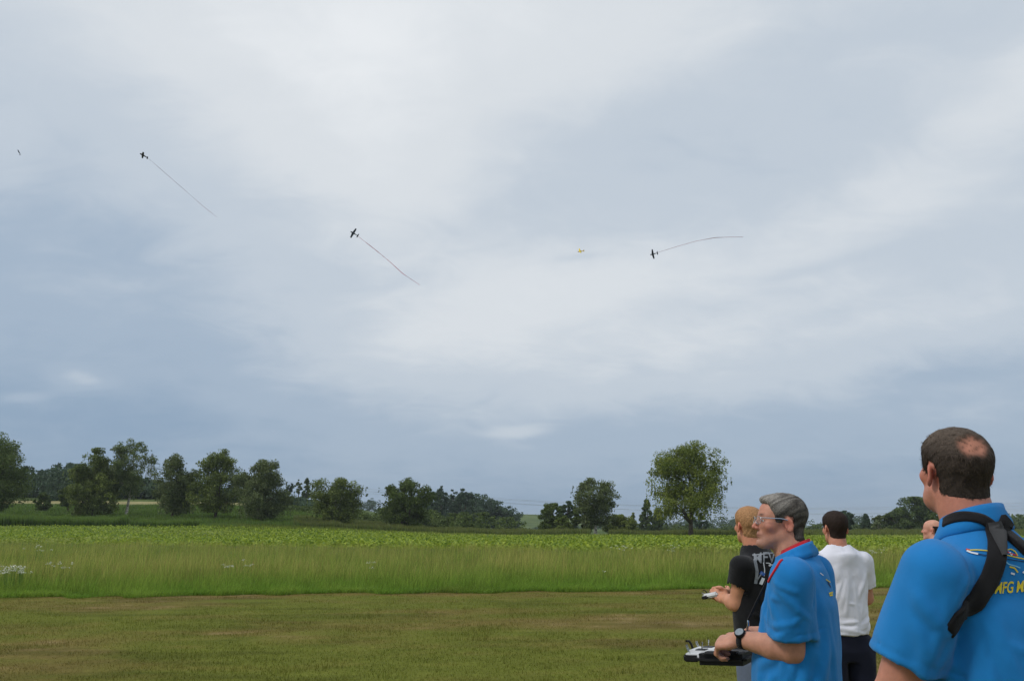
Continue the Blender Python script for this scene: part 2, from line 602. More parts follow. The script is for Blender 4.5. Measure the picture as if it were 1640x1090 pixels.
def crown(r, H, Wd, zb, prof, ncl, nleaf, ls, droop, c1, c2, gap=0.0, depth=1.0, rcs=(0.05, 0.115)):
    """clumps of leaves through the crown's volume; returns V, F, C and clump centres"""
    tx, ty = PROFILE[prof]
    Wd = Wd * 1.04
    if prof == 'cone':
        tt = np.sort(r.uniform(0, 1, ncl) ** 1.25)
        an = r.uniform(0, 2 * np.pi, ncl)
        rr = np.interp(tt, tx, ty) * Wd / 2 * r.uniform(0.25, 1.0, ncl) ** 0.6
        cz = zb + (H - zb) * 0.97 * tt
    else:
        nlb = r.integers(10, 16)                                   # main boughs make the outline uneven
        lt = (np.arange(nlb) + r.uniform(0.1, 0.9, nlb)) / nlb
        la_ = r.uniform(0, 2 * np.pi) + np.arange(nlb) * 2.4 + r.normal(0, .4, nlb)
        lr = np.interp(lt, tx, ty) * Wd / 2 * r.uniform(0.45, 0.92, nlb)
        lz = zb + (H - zb) * (0.06 + 0.84 * lt)
        ls_ = Wd * r.uniform(0.13, 0.24, nlb)
        li = r.integers(0, nlb, ncl)
        g0 = r.normal(0, 1, (ncl, 3)); g0 /= np.linalg.norm(g0, axis=1)[:, None]
        g0 *= r.uniform(0.2, 1, (ncl, 1)) ** 0.5
        px_ = lr[li] * np.cos(la_[li]) + g0[:, 0] * ls_[li]
        py_ = lr[li] * np.sin(la_[li]) + g0[:, 1] * ls_[li]
        cz = np.clip(lz[li] + g0[:, 2] * ls_[li] * 0.9, zb * 0.9, H * 0.97)
        fill = r.uniform(0, 1, ncl) < 0.22                           # and some foliage inside
        tf_ = r.uniform(0, 0.9, ncl)
        rf_ = np.interp(tf_, tx, ty) * Wd / 2 * r.uniform(0, 0.7, ncl); af_ = r.uniform(0, 6.28, ncl)
        px_ = np.where(fill, rf_ * np.cos(af_), px_); py_ = np.where(fill, rf_ * np.sin(af_), py_)
        cz = np.where(fill, zb + (H - zb) * tf_, cz)
        k_ = np.argmax(cz); cz[k_] = H * 0.985                       # the tip
        rr, an = np.hypot(px_, py_), np.arctan2(py_, px_)
        lim_ = np.interp((cz - zb) / (H - zb), tx, ty) * Wd / 2 * 1.02 + 0.02 * Wd
        rr = np.minimum(rr, lim_ * r.uniform(0.85, 1.1, ncl))
    cx, cy = rr * np.cos(an), rr * np.sin(an) * depth
    rc = Wd * r.uniform(rcs[0], rcs[1], ncl)
    wgt = rc ** 2; wgt = wgt / wgt.sum()
    cnt = np.maximum(6, (wgt * nleaf).astype(int))
    idx = np.repeat(np.arange(ncl), cnt)
    n = len(idx)
    g = r.normal(0, 1, (n, 3))
    g /= np.linalg.norm(g, axis=1)[:, None]
    g *= (r.uniform(0, 1, (n, 1)) ** 0.4) * 1.15
    P = np.stack([cx, cy, cz], -1)[idx] + g * rc[idx][:, None] * np.array([1, 1, 0.72])
    if droop:                                                        # hanging twigs: leaves strung below the clump
        k = np.flatnonzero(r.uniform(0, 1, n) < 0.42)
        ns = 7
        sid = idx[k] * ns + r.integers(0, ns, len(k))
        so = r.normal(0, 0.75, (ncl * ns, 2)); sl = r.exponential(droop, ncl * ns) * (H - zb) * 0.20
        P[k, 0] = cx[idx[k]] + so[sid, 0] * rc[idx[k]] + r.normal(0, 0.05, len(k))
        P[k, 1] = cy[idx[k]] + so[sid, 1] * rc[idx[k]] + r.normal(0, 0.05, len(k))
        zt = cz[idx[k]] - r.uniform(0, 1, len(k)) ** 0.8 * np.minimum(sl[sid], np.maximum(0.3, cz[idx[k]] - zb * 0.72))
        P[k, 2] = zt
    P[:, 2] = np.clip(P[:, 2], 0.15, H * 1.01)
    if gap:
        hole = np.sin(P[:, 0] * 2.3 + 1.1 * P[:, 2]) + np.sin(P[:, 2] * 1.9 + P[:, 1] * 1.3 + 2) + np.sin(P[:, 0] * 1.1 - P[:, 2] * 1.3)
        P = P[hole > -3 + 3 * gap]; n = len(P)
        idx = idx[:n]
    V, F = leaf_quads(P, ls * r.uniform(0.6, 1.35, n), 0.5, 0.6)
    mixv = np.clip(0.5 * r.uniform(0, 1, ncl)[idx] + 0.5 * r.uniform(0, 1, n), 0, 1)[:, None]
    C = c1 + (c2 - c1) * mixv
    C = C * r.uniform(0.82, 1.18, (n, 1))
    return V, F, np.repeat(C, 4, 0), np.stack([cx, cy, cz], -1)


def trunk_mesh(r, H, Wd, zb, centres, r0, stems=1, nl=16, lean=0.0):
    parts = []
    for s in range(stems):
        a = r.uniform(0, 6.28)
        top = np.array([math.cos(a) * Wd * 0.10 * (stems > 1) + lean * H, math.sin(a) * Wd * 0.08, H * 0.86])
        foot = np.array([0.25 * (s - (stems - 1) / 2), 0, -0.3])
        t = np.linspace(0, 1, 9)[:, None]
        bend = np.sin(t * 3.0 + s * 2) * Wd * 0.025
        path = foot + (top - foot) * t + np.concatenate([bend, bend * 0.6, np.zeros_like(t)], 1) * np.minimum(1, 3 * t)
        rad = r0 / (1 + 0.35 * (stems - 1)) * (1 - 0.9 * t[:, 0]) + 0.02
        rad[0] *= 1.35
        parts.append(tube(path, rad, 7))
        if len(centres):
            ch = centres[r.choice(len(centres), min(nl // stems, len(centres)), replace=False)]
            for c in ch:
                zt = np.clip(c[2] - 0.55 * np.hypot(c[0] - lean * c[2], c[1]) - 0.1 * H, zb * 0.55, H * 0.75)
                f = (zt + 0.3) / (top[2] + 0.3)
                base = np.array([np.interp(f, t[:, 0], path[:, i]) for i in range(3)])
                mid = (base + c) / 2 + np.array([0, 0, 0.05 * H])
                rb = max(0.04, np.interp(f, t[:, 0], rad) * 0.5)
                parts.append(tube([base, base * .5 + mid * .5 + [0, 0, .02 * H], mid, c], [rb, rb * .8, rb * .55, 0.02], 5))
    Vs, Fs, o = [], [], 0
    for V, F in parts:
        Vs.append(V); Fs.append(F + o); o += len(V)
    return np.concatenate(Vs), np.concatenate(Fs)


def tree(name, label, px, top, Y, wpx, cb, prof, c1, c2, ncl=80, nleaf=9000, ls=0.26, droop=0.0, bark=None, r0=0.3, stems=1, gap=0.0, lean=0.0, group=None, cat='tree', seed=None, depth=1.0, nl=16, base_z=None):
    """px: picture column of the crown's middle, top: row of its tip, wpx: crown width in pixels, cb: crown base as a share of the height"""
    r = np.random.default_rng(seed if seed is not None else int(px * 7 + top))
    p = at_y(px, top, Y)
    z0 = float(terrain(p[0], p[1])) if base_z is None else base_z
    H = p[2] - z0
    Wd = wpx / FPX * Y
    V, F, C, cen = crown(r, H, Wd, cb * H, prof, int(ncl * 2.0), int(nleaf * 2.9), ls * 1.08, droop, c1, c2, gap, depth)
    V[:, 0] += lean * V[:, 2]
    cen[:, 0] += lean * cen[:, 2]
    root = empty(name, (p[0], p[1], z0))
    tag(root, label, cat, group)
    link('crown', new_mesh('crown', V, F, C), M_LEAF, root)
    tv, tf = trunk_mesh(r, H, Wd, cb * H, cen, r0, stems, nl, lean)
    link('trunk', new_mesh('trunk', tv, tf, smooth=True), bark or M_BARK, root)
    return root


DK1, DK2 = rgb(64, 82, 40), rgb(114, 130, 66)       # dark green
MD1, MD2 = rgb(82, 102, 48), rgb(142, 154, 78)      # birch green
LT1, LT2 = rgb(84, 102, 40), rgb(150, 158, 70)     # yellower birch green
GY1, GY2 = rgb(80, 96, 58), rgb(132, 142, 92)     # grey green
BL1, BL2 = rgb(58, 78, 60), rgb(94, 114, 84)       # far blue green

ROW = 'row of trees along the far side of the fields'
tree('oak_tree', 'dark broad oak cut off by the left edge of the picture', -28, 690, 165, 150, 0.16, 'round', DK1, DK2, 110, 15000, 0.34, 0, r0=0.5, group=ROW)
tree('leafy_tree', 'bushy dark tree leafed down to the ground, left of the tall birch', 160, 719, 172, 78, 0.06, 'bush', DK1, MD2, 90, 13000, 0.3, 0.5, r0=0.3, group=ROW)
tree('birch_tree', 'tall slender birch, highest of the left row, beside the pylon', 213, 702, 174, 66, 0.30, 'tall', MD1, GY2, 70, 6500, 0.26, 0.5, M_BIRCH, 0.26, 1, 0.22, group=ROW, lean=0.015)
tree('birch_tree', 'grey green birch just right of the pylon', 284, 727, 166, 76, 0.12, 'birch', DK1, GY2, 85, 9500, 0.28, 0.7, M_BARK, 0.3, 2, 0.1, group=ROW)
tree('birch_tree', 'broad birch with gaps of sky in its crown, fifth of the left row', 352, 720, 164, 84, 0.14, 'birch', DK1, MD2, 80, 9500, 0.28, 0.6, M_BARK, 0.3, 1, 0.25, group=ROW)
tree('birch_tree', 'drooping birch at the right end of the left row', 421, 736, 160, 88, 0.10, 'birch', DK1, GY2, 90, 11500, 0.28, 0.9, M_BARK, 0.3, 2, 0.08, group=ROW)
tree('birch_tree', 'low birch with two white forked stems', 539, 766, 158, 78, 0.06, 'vase', DK1, MD2, 75, 9000, 0.26, 0.9, M_BIRCH, 0.26, 2, 0.1, group=ROW)
tree('alder_tree', 'dark domed alder standing alone in front of the thicket', 653, 765, 160, 72, 0.05, 'round', DK1, DK2, 90, 9500, 0.28, 0.25, M_BARK, 0.26, 2, 0.12, group=ROW)
tree('birch_tree', 'grey birch with white leaning stem in mid field', 952, 766, 165, 74, 0.20, 'vase', DK1, GY2, 80, 8000, 0.27, 0.45, M_BIRCH, 0.26, 2, 0.15, group=ROW, lean=0.02)
tree('birch_tree', 'largest birch with wide weeping crown, near the blond man', 1100, 707, 131, 128, 0.26, 'birch', LT1, LT2, 75, 14500, 0.24, 1.0, M_BARK, 0.36, 1, 0.2, group=ROW, nl=26, seed=5)

SM = 'small trees and bushes between the fields'
tree('round_bush', 'small round clipped bush on the edge of the stubble field', 71, 789, 195, 25, 0.1, 'bush', DK1, DK2, 40, 2600, 0.3, 0, r0=0.15, cat='bush', group=SM)
tree('small_tree', 'small round tree on a thin stem beside the clipped bush', 112, 779, 190, 32, 0.28, 'round', DK1, DK2, 45, 2600, 0.3, 0, r0=0.14, group=SM)
tree('leafy_bush', 'broad dark bush left of the pale round bush', 882, 806, 190, 46, 0.04, 'bush', DK1, DK2, 55, 5200, 0.32, 0, cat='bush', group=SM)
tree('leafy_bush', 'dark bush with rounded top touching the grey birch', 908, 803, 200, 36, 0.04, 'bush', DK1, BL2, 45, 4200, 0.32, 0, cat='bush', group=SM)
tree('round_bush', 'pale green round bush in front of darker bushes', 900, 826, 175, 30, 0.03, 'bush', MD1, MD2, 35, 3200, 0.26, 0, cat='bush', group=SM)
tree('leafy_bush', 'dark bush at the foot of the grey birch', 935, 806, 178, 40, 0.03, 'bush', DK1, DK2, 50, 4500, 0.3, 0, cat='bush', group=SM)
tree('leafy_bush', 'low green bush right of the grey birch', 992, 824, 180, 52, 0.03, 'bush', DK1, MD2, 50, 4500, 0.3, 0, cat='bush', group=SM)
tree('poplar_tree', 'thin pointed tree between the two big birches', 1014, 821, 260, 16, 0.05, 'cone', DK1, MD2, 25, 1200, 0.4, 0, group=SM)
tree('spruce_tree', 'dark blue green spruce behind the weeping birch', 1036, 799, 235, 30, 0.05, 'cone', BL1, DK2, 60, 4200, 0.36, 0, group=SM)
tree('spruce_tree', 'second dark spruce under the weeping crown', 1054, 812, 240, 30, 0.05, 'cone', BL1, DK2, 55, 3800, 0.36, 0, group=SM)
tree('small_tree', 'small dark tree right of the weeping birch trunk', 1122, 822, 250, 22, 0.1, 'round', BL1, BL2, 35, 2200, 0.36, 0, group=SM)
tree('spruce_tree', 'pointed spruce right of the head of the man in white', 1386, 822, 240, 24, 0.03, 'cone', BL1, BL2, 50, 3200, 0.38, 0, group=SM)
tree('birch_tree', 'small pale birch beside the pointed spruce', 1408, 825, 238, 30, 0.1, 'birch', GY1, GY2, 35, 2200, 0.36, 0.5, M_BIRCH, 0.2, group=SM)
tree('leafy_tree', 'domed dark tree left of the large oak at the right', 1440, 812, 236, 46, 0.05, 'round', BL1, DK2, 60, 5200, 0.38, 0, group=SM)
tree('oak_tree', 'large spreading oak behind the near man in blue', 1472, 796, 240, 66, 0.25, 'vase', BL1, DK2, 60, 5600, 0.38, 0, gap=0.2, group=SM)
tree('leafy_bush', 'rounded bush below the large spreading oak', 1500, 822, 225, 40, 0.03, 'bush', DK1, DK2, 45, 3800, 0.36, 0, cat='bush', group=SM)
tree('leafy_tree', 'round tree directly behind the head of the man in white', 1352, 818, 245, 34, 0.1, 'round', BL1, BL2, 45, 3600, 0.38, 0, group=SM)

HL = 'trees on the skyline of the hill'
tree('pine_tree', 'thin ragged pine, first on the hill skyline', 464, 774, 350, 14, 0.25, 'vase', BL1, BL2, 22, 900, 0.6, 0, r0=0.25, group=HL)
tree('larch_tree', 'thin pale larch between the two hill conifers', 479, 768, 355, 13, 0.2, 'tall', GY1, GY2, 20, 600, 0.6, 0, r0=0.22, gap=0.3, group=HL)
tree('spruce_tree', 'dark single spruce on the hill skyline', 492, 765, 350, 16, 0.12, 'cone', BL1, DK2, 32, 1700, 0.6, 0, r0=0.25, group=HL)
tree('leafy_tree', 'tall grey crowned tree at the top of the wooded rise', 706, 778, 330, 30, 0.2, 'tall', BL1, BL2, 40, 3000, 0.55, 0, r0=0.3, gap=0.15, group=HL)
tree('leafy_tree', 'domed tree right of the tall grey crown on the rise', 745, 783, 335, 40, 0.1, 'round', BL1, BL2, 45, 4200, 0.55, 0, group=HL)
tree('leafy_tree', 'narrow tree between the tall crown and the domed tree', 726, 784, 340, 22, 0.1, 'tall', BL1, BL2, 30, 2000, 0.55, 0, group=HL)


def leaf_mass(name, label, cat, line, Y, depth, ls, nleaf, c1, c2, wtree=11, seed=3, low=0.0):
    """a wood or thicket that reads as one mass: crowns side by side, tops following line [(px, row), ...]"""
    r = np.random.default_rng(seed)
    pxs, tops = np.array([p for p, _ in line], float), np.array([t for _, t in line], float)
    span = (pxs[-1] - pxs[0]) / FPX * Y
    nt = max(4, int(span / wtree * max(1, depth / wtree) * 1.7))
    parts, tp = [], []
    for i in range(nt):
        px = r.uniform(pxs[0], pxs[-1])
        f = r.uniform(0, 1)
        Yi = Y + depth * f
        top = np.interp(px, pxs, tops) + r.uniform(0, 1) ** 1.5 * 9 * (1 if f > 0.5 else 1.8)
        p = at_y(px, top, Yi)
        z0 = float(terrain(p[0], p[1]))
        H = max(1.2, p[2] - z0)
        V, F, C, _ = crown(r, H, wtree * r.uniform(0.8, 1.35), low * H, 'bush', 45, nleaf // nt, ls, 0, c1, c2)
        V += [p[0], p[1], z0]
        parts.append((V, F, C))
    V, F, C = join(parts)
    return tag(link(name, new_mesh(name, V, F, C), M_LEAF), label, cat, kind='stuff')


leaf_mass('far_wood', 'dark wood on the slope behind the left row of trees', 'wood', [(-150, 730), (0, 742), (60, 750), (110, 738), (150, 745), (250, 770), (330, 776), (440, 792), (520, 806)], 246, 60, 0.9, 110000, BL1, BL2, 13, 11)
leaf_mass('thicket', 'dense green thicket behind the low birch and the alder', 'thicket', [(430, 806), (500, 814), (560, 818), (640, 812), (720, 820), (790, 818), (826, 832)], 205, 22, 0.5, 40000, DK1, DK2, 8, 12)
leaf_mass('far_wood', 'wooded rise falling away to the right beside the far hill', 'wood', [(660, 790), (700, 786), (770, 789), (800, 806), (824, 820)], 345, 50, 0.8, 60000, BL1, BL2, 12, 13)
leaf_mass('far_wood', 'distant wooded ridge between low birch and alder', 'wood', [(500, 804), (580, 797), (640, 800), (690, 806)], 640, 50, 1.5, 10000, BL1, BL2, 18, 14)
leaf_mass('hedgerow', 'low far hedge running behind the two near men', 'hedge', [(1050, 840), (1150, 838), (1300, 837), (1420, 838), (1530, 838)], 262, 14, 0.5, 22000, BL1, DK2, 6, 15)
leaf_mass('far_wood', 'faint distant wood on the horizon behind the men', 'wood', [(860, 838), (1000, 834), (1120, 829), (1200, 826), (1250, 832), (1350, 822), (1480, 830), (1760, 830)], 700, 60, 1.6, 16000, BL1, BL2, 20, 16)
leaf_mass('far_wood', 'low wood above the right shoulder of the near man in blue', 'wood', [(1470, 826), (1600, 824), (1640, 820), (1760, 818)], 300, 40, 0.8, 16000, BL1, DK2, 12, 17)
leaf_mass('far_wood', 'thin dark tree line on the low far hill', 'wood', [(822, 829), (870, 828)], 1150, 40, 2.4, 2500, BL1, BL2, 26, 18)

# ------------------------------------------------------------------ pylon and cables
M_STEEL = mat_noise('galvanised_steel', srgb(120, 128, 134), srgb(150, 156, 160), 1, 0.6, metal=0.4)
M_WIRE = mat_noise('aluminium_cable', srgb(172, 182, 190), srgb(188, 196, 202), 1, 0.5, metal=0.2)


def bars(segs, rad, sides=4):
    Vs, Fs, o = [], [], 0
    for a, b in segs:
        V, F = tube([a, (np.array(a) + np.array(b)) / 2, b], [rad] * 3, sides)
        Vs.append(V); Fs.append(F + o); o += len(V)
    return np.concatenate(Vs), np.concatenate(Fs)


def pylon(label, px, top, Y, rz):
    p = at_y(px, top, Y)
    z0 = float(terrain(p[0], p[1]))
    H = p[2] - z0
    root = empty('power_pylon', (p[0], p[1], z0), rz)
    tag(root, label, 'pylon')
    wb = 2.2
    wd = lambda z: wb * (1 - 0.92 * z / H)
    for sx in (-1, 1):
        for sy in (-1, 1):
            V, F = bars([((sx * wb, sy * wb, 0), (sx * 0.15, sy * 0.15, H))], 0.13)
            link('leg', new_mesh('leg', V, F), M_STEEL, root)
    seg = []
    zs = np.linspace(0, H * 0.97, 13)
    for za, zb_ in zip(zs[:-1], zs[1:]):
        a, b = wd(za), wd(zb_)
        for s in (-1, 1):
            seg += [((-a, s * a, za), (b, s * b, zb_)), ((a, s * a, za), (-b, s * b, zb_)), ((s * a, -a, za), (s * b, b, zb_)), ((s * a, a, za), (s * b, -b, zb_))]
    V, F = bars(seg, 0.06, 3)
    link('bracing', new_mesh('bracing', V, F), M_STEEL, root)
    arms = []
    for z, L in ((0.60, 5.0), (0.74, 4.2)):
        for s in (-1, 1):
            V, F = bars([((0, 0, z * H), (s * L, 0, z * H)), ((0, 0, z * H + 1.1), (s * L, 0, z * H)), ((s * L, 0, z * H), (s * L, 0, z * H - 1.2))], 0.10)
            link('cross_arm', new_mesh('cross_arm', V, F), M_STEEL, root)
            arms.append(np.array([p[0] + math.cos(rz) * s * L, p[1] + math.sin(rz) * s * L, z0 + z * H - 1.2]))
    return arms


ARMS = pylon('grey lattice power pylon rising above the wood beside the tall birch', 244, 726, 360, R(62))
CG = 'overhead cables crossing the fields'
CL = ['upper overhead cable sagging right from the pylon', 'lower overhead cable sagging right from the pylon', 'third overhead cable right of the pylon', 'fourth overhead cable right of the pylon',
      'upper overhead cable running left from the pylon', 'lower overhead cable running left from the pylon', 'third overhead cable left of the pylon', 'fourth overhead cable left of the pylon']


def cable(label, a, b, sag):
    t = np.linspace(0, 1, 40)[:, None]
    P = a + (b - a) * t
    P[:, 2] -= (4 * sag * t * (1 - t))[:, 0]
    V, F = tube(P, [0.05] * len(P), 4)
    tag(link('power_cable', new_mesh('power_cable', V, F), M_WIRE), label, 'cable', CG)


ENDS_R = [at_y(1720, 806, 420), at_y(1720, 813, 425), at_y(1720, 800, 418), at_y(1720, 809, 422)]
ENDS_L = [at_y(-260, 780, 330), at_y(-260, 794, 335), at_y(-260, 776, 332), at_y(-260, 790, 334)]
for i in range(4):
    cable(CL[i], ARMS[i], ENDS_R[i], 7.5 + 0.8 * i)
    cable(CL[4 + i], ARMS[i], ENDS_L[i], 4.0)

# ------------------------------------------------------------------ white flowering weeds in the meadow
M_FLOWER = mat_noise('flower_white', srgb(206, 208, 188), srgb(232, 232, 216), 20, 0.8)
M_STEM = mat_noise('weed_green', srgb(70, 106, 36), srgb(104, 136, 58), 10, 0.8)


def weed(label, px, py, Y, wpx, n, h):
    r = np.random.default_rng(int(px * 3 + py))
    p = at_y(px, py, Y)
    root = empty('flowering_weed', (p[0], p[1], 0))
    tag(root, label, 'wildflower', 'white flowering weeds in the meadow')
    Vs, Fs, o = [], [], 0
    fV, fF, fo = [], [], 0
    for i in range(n):
        bx, by = r.normal(0, wpx / FPX * Y / 4), r.normal(0, 0.15)
        hh = h * r.uniform(0.75, 1.08)
        tip = np.array([bx * 1.15, by, hh])
        V, F = tube([(bx, by, 0), ((bx + tip[0]) / 2 + .01, by, hh * .5), tip], [.006, .005, .003], 4)
        Vs.append(V); Fs.append(F + o); o += len(V)
        m = 14
        P = tip + np.stack([r.normal(0, .035, m), r.normal(0, .035, m), r.uniform(-.02, .03, m)], -1)
        V, F = leaf_quads(P, r.uniform(.018, .036, m), 2.0, 0.9)
        fV.append(V); fF.append(F + fo); fo += len(V)
    link('stems', new_mesh('stems', np.concatenate(Vs), np.concatenate(Fs)), M_STEM, root)['kind'] = 'stuff'
    link('blossom', new_mesh('blossom', np.concatenate(fV), np.concatenate(fF)), M_FLOWER, root)['kind'] = 'stuff'


weed('dense clump of white weeds at the left edge of the lawn border', 17, 930, 22.4, 42, 40, 0.62)
weed('white flowering weeds in a low row right of the dense left clump', 88, 916, 24.5, 44, 9, 0.62)
weed('white flat flower heads high in the meadow at the left', 62, 881, 40, 34, 10, 0.78)
weed('white flowers above the straw grass, centre left', 365, 917, 25.5, 26, 5, 0.66)
weed('white flower heads beside the centre left weeds', 392, 915, 26, 18, 4, 0.66)
weed('few white flower heads in mid meadow', 595, 911, 26, 22, 3, 0.62)
weed('white flowers far back in the meadow near the weeping birch', 995, 890, 38, 34, 9, 0.8)
weed('white flowers at the back of the meadow left of the blond man', 1075, 890, 38, 30, 9, 0.8)
weed('single pale flower stalk near the lawn border at the right', 966, 930, 25, 5, 1, 0.5)
weed('white weeds behind the right shoulder of the man in white', 1408, 882, 37, 26, 10, 0.75)

# ------------------------------------------------------------------ damp summer air
M_HAZE = bpy.data.materials.new('haze')
M_HAZE.use_nodes = True
nth = M_HAZE.node_tree
nth.nodes.clear()
hv = nth.nodes.new('ShaderNodeVolumePrincipled')
hv.inputs['Color'].default_value = (0.86, 0.93, 1.0, 1)
hv.inputs['Density'].default_value = 0.00015
ho = nth.nodes.new('ShaderNodeOutputMaterial')
nth.links.new(hv.outputs[0], ho.inputs['Volume'])
x0, x1, y0, y1, z0, z1 = -5200, 5200, -600, 6200, -3, 75
hvts = [(x0, y0, z0), (x1, y0, z0), (x1, y1, z0), (x0, y1, z0), (x0, y0, z1), (x1, y0, z1), (x1, y1, z1), (x0, y1, z1)]
tag(link('haze', new_mesh('haze', np.array(hvts, float), np.array([[3, 2, 1, 0], [4, 5, 6, 7], [0, 1, 5, 4], [1, 2, 6, 5], [2, 3, 7, 6], [3, 0, 4, 7]])), M_HAZE), 'thin bluish summer haze over the fields', 'haze', kind='stuff')

# ================================================================== model aircraft
def loft(rings):
    """rings: list of (k,3) arrays, closed at both ends"""
    k = len(rings[0])
    V = np.concatenate(rings)
    F = []
    for i in range(len(rings) - 1):
        for j in range(k):
            F.append([i * k + j, i * k + (j + 1) % k, (i + 1) * k + (j + 1) % k, (i + 1) * k + j])
    return V, F


def poly_mesh(name, V, F, smooth=False):
    me = bpy.data.meshes.new(name)
    me.from_pydata([tuple(map(float, v)) for v in V], [], [list(map(int, f)) for f in F])
    if smooth:
        me.polygons.foreach_set('use_smooth', [True] * len(me.polygons))
    me.update()
    return me


def wing_mesh(span, croot, ctip, thick, sweep, dihedral, vertical=False):
    rings = []
    xs = (-1, -0.5, 0, 0.5, 1) if not vertical else (0, 0.5, 0.85, 1)
    for s in xs:
        c = croot + (ctip - croot) * abs(s)
        t = thick * (1 - 0.5 * abs(s))
        prof = [(0, 0.5), (t, 0.25), (t * .8, -0.1), (0, -0.5), (-t * .4, -0.1), (-t * .5, 0.25)]
        ring = []
        for z, y in prof:
            yy = y * c - sweep * abs(s)
            ring.append((z, yy, s * span) if vertical else (s * span / 2, yy, z + dihedral * abs(s)))
        rings.append(np.array(ring))
    V, F = loft(rings)
    k = 6
    F += [list(range(k))[::-1], [len(V) - k + i for i in range(k)]]
    return V, F


def aircraft(label, px, py, depth, nose, wing, span, c_body, c_wing, low=True):
    """nose, wing: directions in camera axes (right, up, towards the camera)"""
    ct, st = math.cos(TILT), math.sin(TILT)
    Rc = np.array([[1, 0, 0], [0, -st, -ct], [0, ct, -st]])      # columns: right, up, back
    f = np.array(nose, float); f /= np.linalg.norm(f)
    w = np.array(wing, float); w -= f * (w @ f); w /= np.linalg.norm(w)
    u = np.cross(w, f)
    M = Rc @ np.stack([w, f, u], 1)
    root = empty('model_airplane', at(px, py, depth))
    root.rotation_euler = Matrix(M.tolist()).to_euler()
    tag(root, label, 'model airplane', 'model airplanes in the air')
    s = span
    mb = mat_noise('airframe', c_body, tuple(min(1, v * 1.25) for v in c_body[:3]) + (1,), 4, 0.4)
    mw = mat_noise('wing_cover', c_wing, tuple(min(1, v * 1.25) for v in c_wing[:3]) + (1,), 4, 0.45)
    rings = []
    for y, rx, rz, z in ((.36, .022, .022, 0), (.34, .05, .052, 0), (.25, .06, .065, 0), (.08, .058, .075, .008), (-.1, .05, .065, .01), (-.28, .03, .04, .012), (-.42, .012, .022, .015)):
        th = np.linspace(0, 2 * np.pi, 10, endpoint=False)
        rings.append(np.stack([np.cos(th) * rx * s, np.full(10, y * s), np.sin(th) * rz * s + z * s], -1))
    V, F = loft(rings)
    F += [list(range(10))[::-1], [len(V) - 10 + i for i in range(10)]]
    link('fuselage', poly_mesh('fuselage', V, F, True), mb, root)
    V, F = wing_mesh(s, .24 * s, .13 * s, .018 * s, .03 * s, .05 * s)
    V[:, 1] += .1 * s; V[:, 2] -= (.04 if low else -.05) * s
    link('wing', poly_mesh('wing', V, F, True), mw, root)
    V, F = wing_mesh(.38 * s, .12 * s, .08 * s, .01 * s, .02 * s, 0)
    V[:, 1] -= .38 * s; V[:, 2] += .02 * s
    link('tailplane', poly_mesh('tailplane', V, F, True), mw, root)
    V, F = wing_mesh(.15 * s, .14 * s, .07 * s, .01 * s, .05 * s, 0, True)
    V[:, 1] -= .37 * s; V[:, 2] += .03 * s
    link('fin', poly_mesh('fin', V, F, True), mb, root)
    V = [(-.11 * s, .37 * s, -.008 * s), (0, .375 * s, -.012 * s), (.11 * s, .37 * s, .008 * s), (.11 * s, .366 * s, .02 * s), (0, .362 * s, .012 * s), (-.11 * s, .366 * s, .01 * s)]
    link('propeller', poly_mesh('propeller', V, [[0, 1, 4, 5], [1, 2, 3, 4]]), M_DARKP, root)
    th = np.linspace(0, 2 * np.pi, 8, endpoint=False)
    rings = [np.stack([np.cos(th) * r_ * s * .6, np.full(8, y * s), np.sin(th) * r_ * s + (.065 + z) * s], -1) for y, r_, z in ((.12, .005, 0), (.06, .035, .008), (-.02, .035, .008), (-.1, .006, 0))]
    V, F = loft(rings)
    link('canopy', poly_mesh('canopy', V, F, True), M_CANOPY, root)
    return root


M_DARKP = mat_noise('black_plastic', srgb(20, 20, 22), srgb(34, 34, 36), 30, 0.5)
M_CANOPY = mat_noise('canopy_tint', srgb(60, 72, 84), srgb(80, 92, 104), 5, 0.15, spec=0.6)
aircraft('tiny grey model airplane seen edge on, farthest left in the sky', 30.5, 243.5, 150, (-.45, .9, .2), (.25, .35, .9), 1.15, srgb(60, 66, 74), srgb(66, 74, 84))
aircraft('olive brown model airplane towing a pale ribbon, upper left', 230, 249, 95, (-.86, .46, .25), (.42, .42, .8), 1.15, srgb(66, 60, 50), srgb(72, 66, 54))
aircraft('dark model airplane banking steeply with a red ribbon, mid sky', 567, 374, 98, (-.86, .5, .1), (.32, .95, -.1), 1.2, srgb(34, 40, 50), srgb(38, 46, 58))
aircraft('small yellow model airplane flying without a ribbon', 930, 402.5, 125, (-.97, -.12, .1), (0, .62, -.78), 1.15, srgb(240, 190, 30), srgb(250, 206, 40), False)
aircraft('dark model airplane heading left with a curved ribbon, right of the yellow one', 1047, 406.5, 104, (-.96, -.26, .1), (-.24, .95, .25), 1.15, srgb(42, 40, 48), srgb(46, 44, 54))


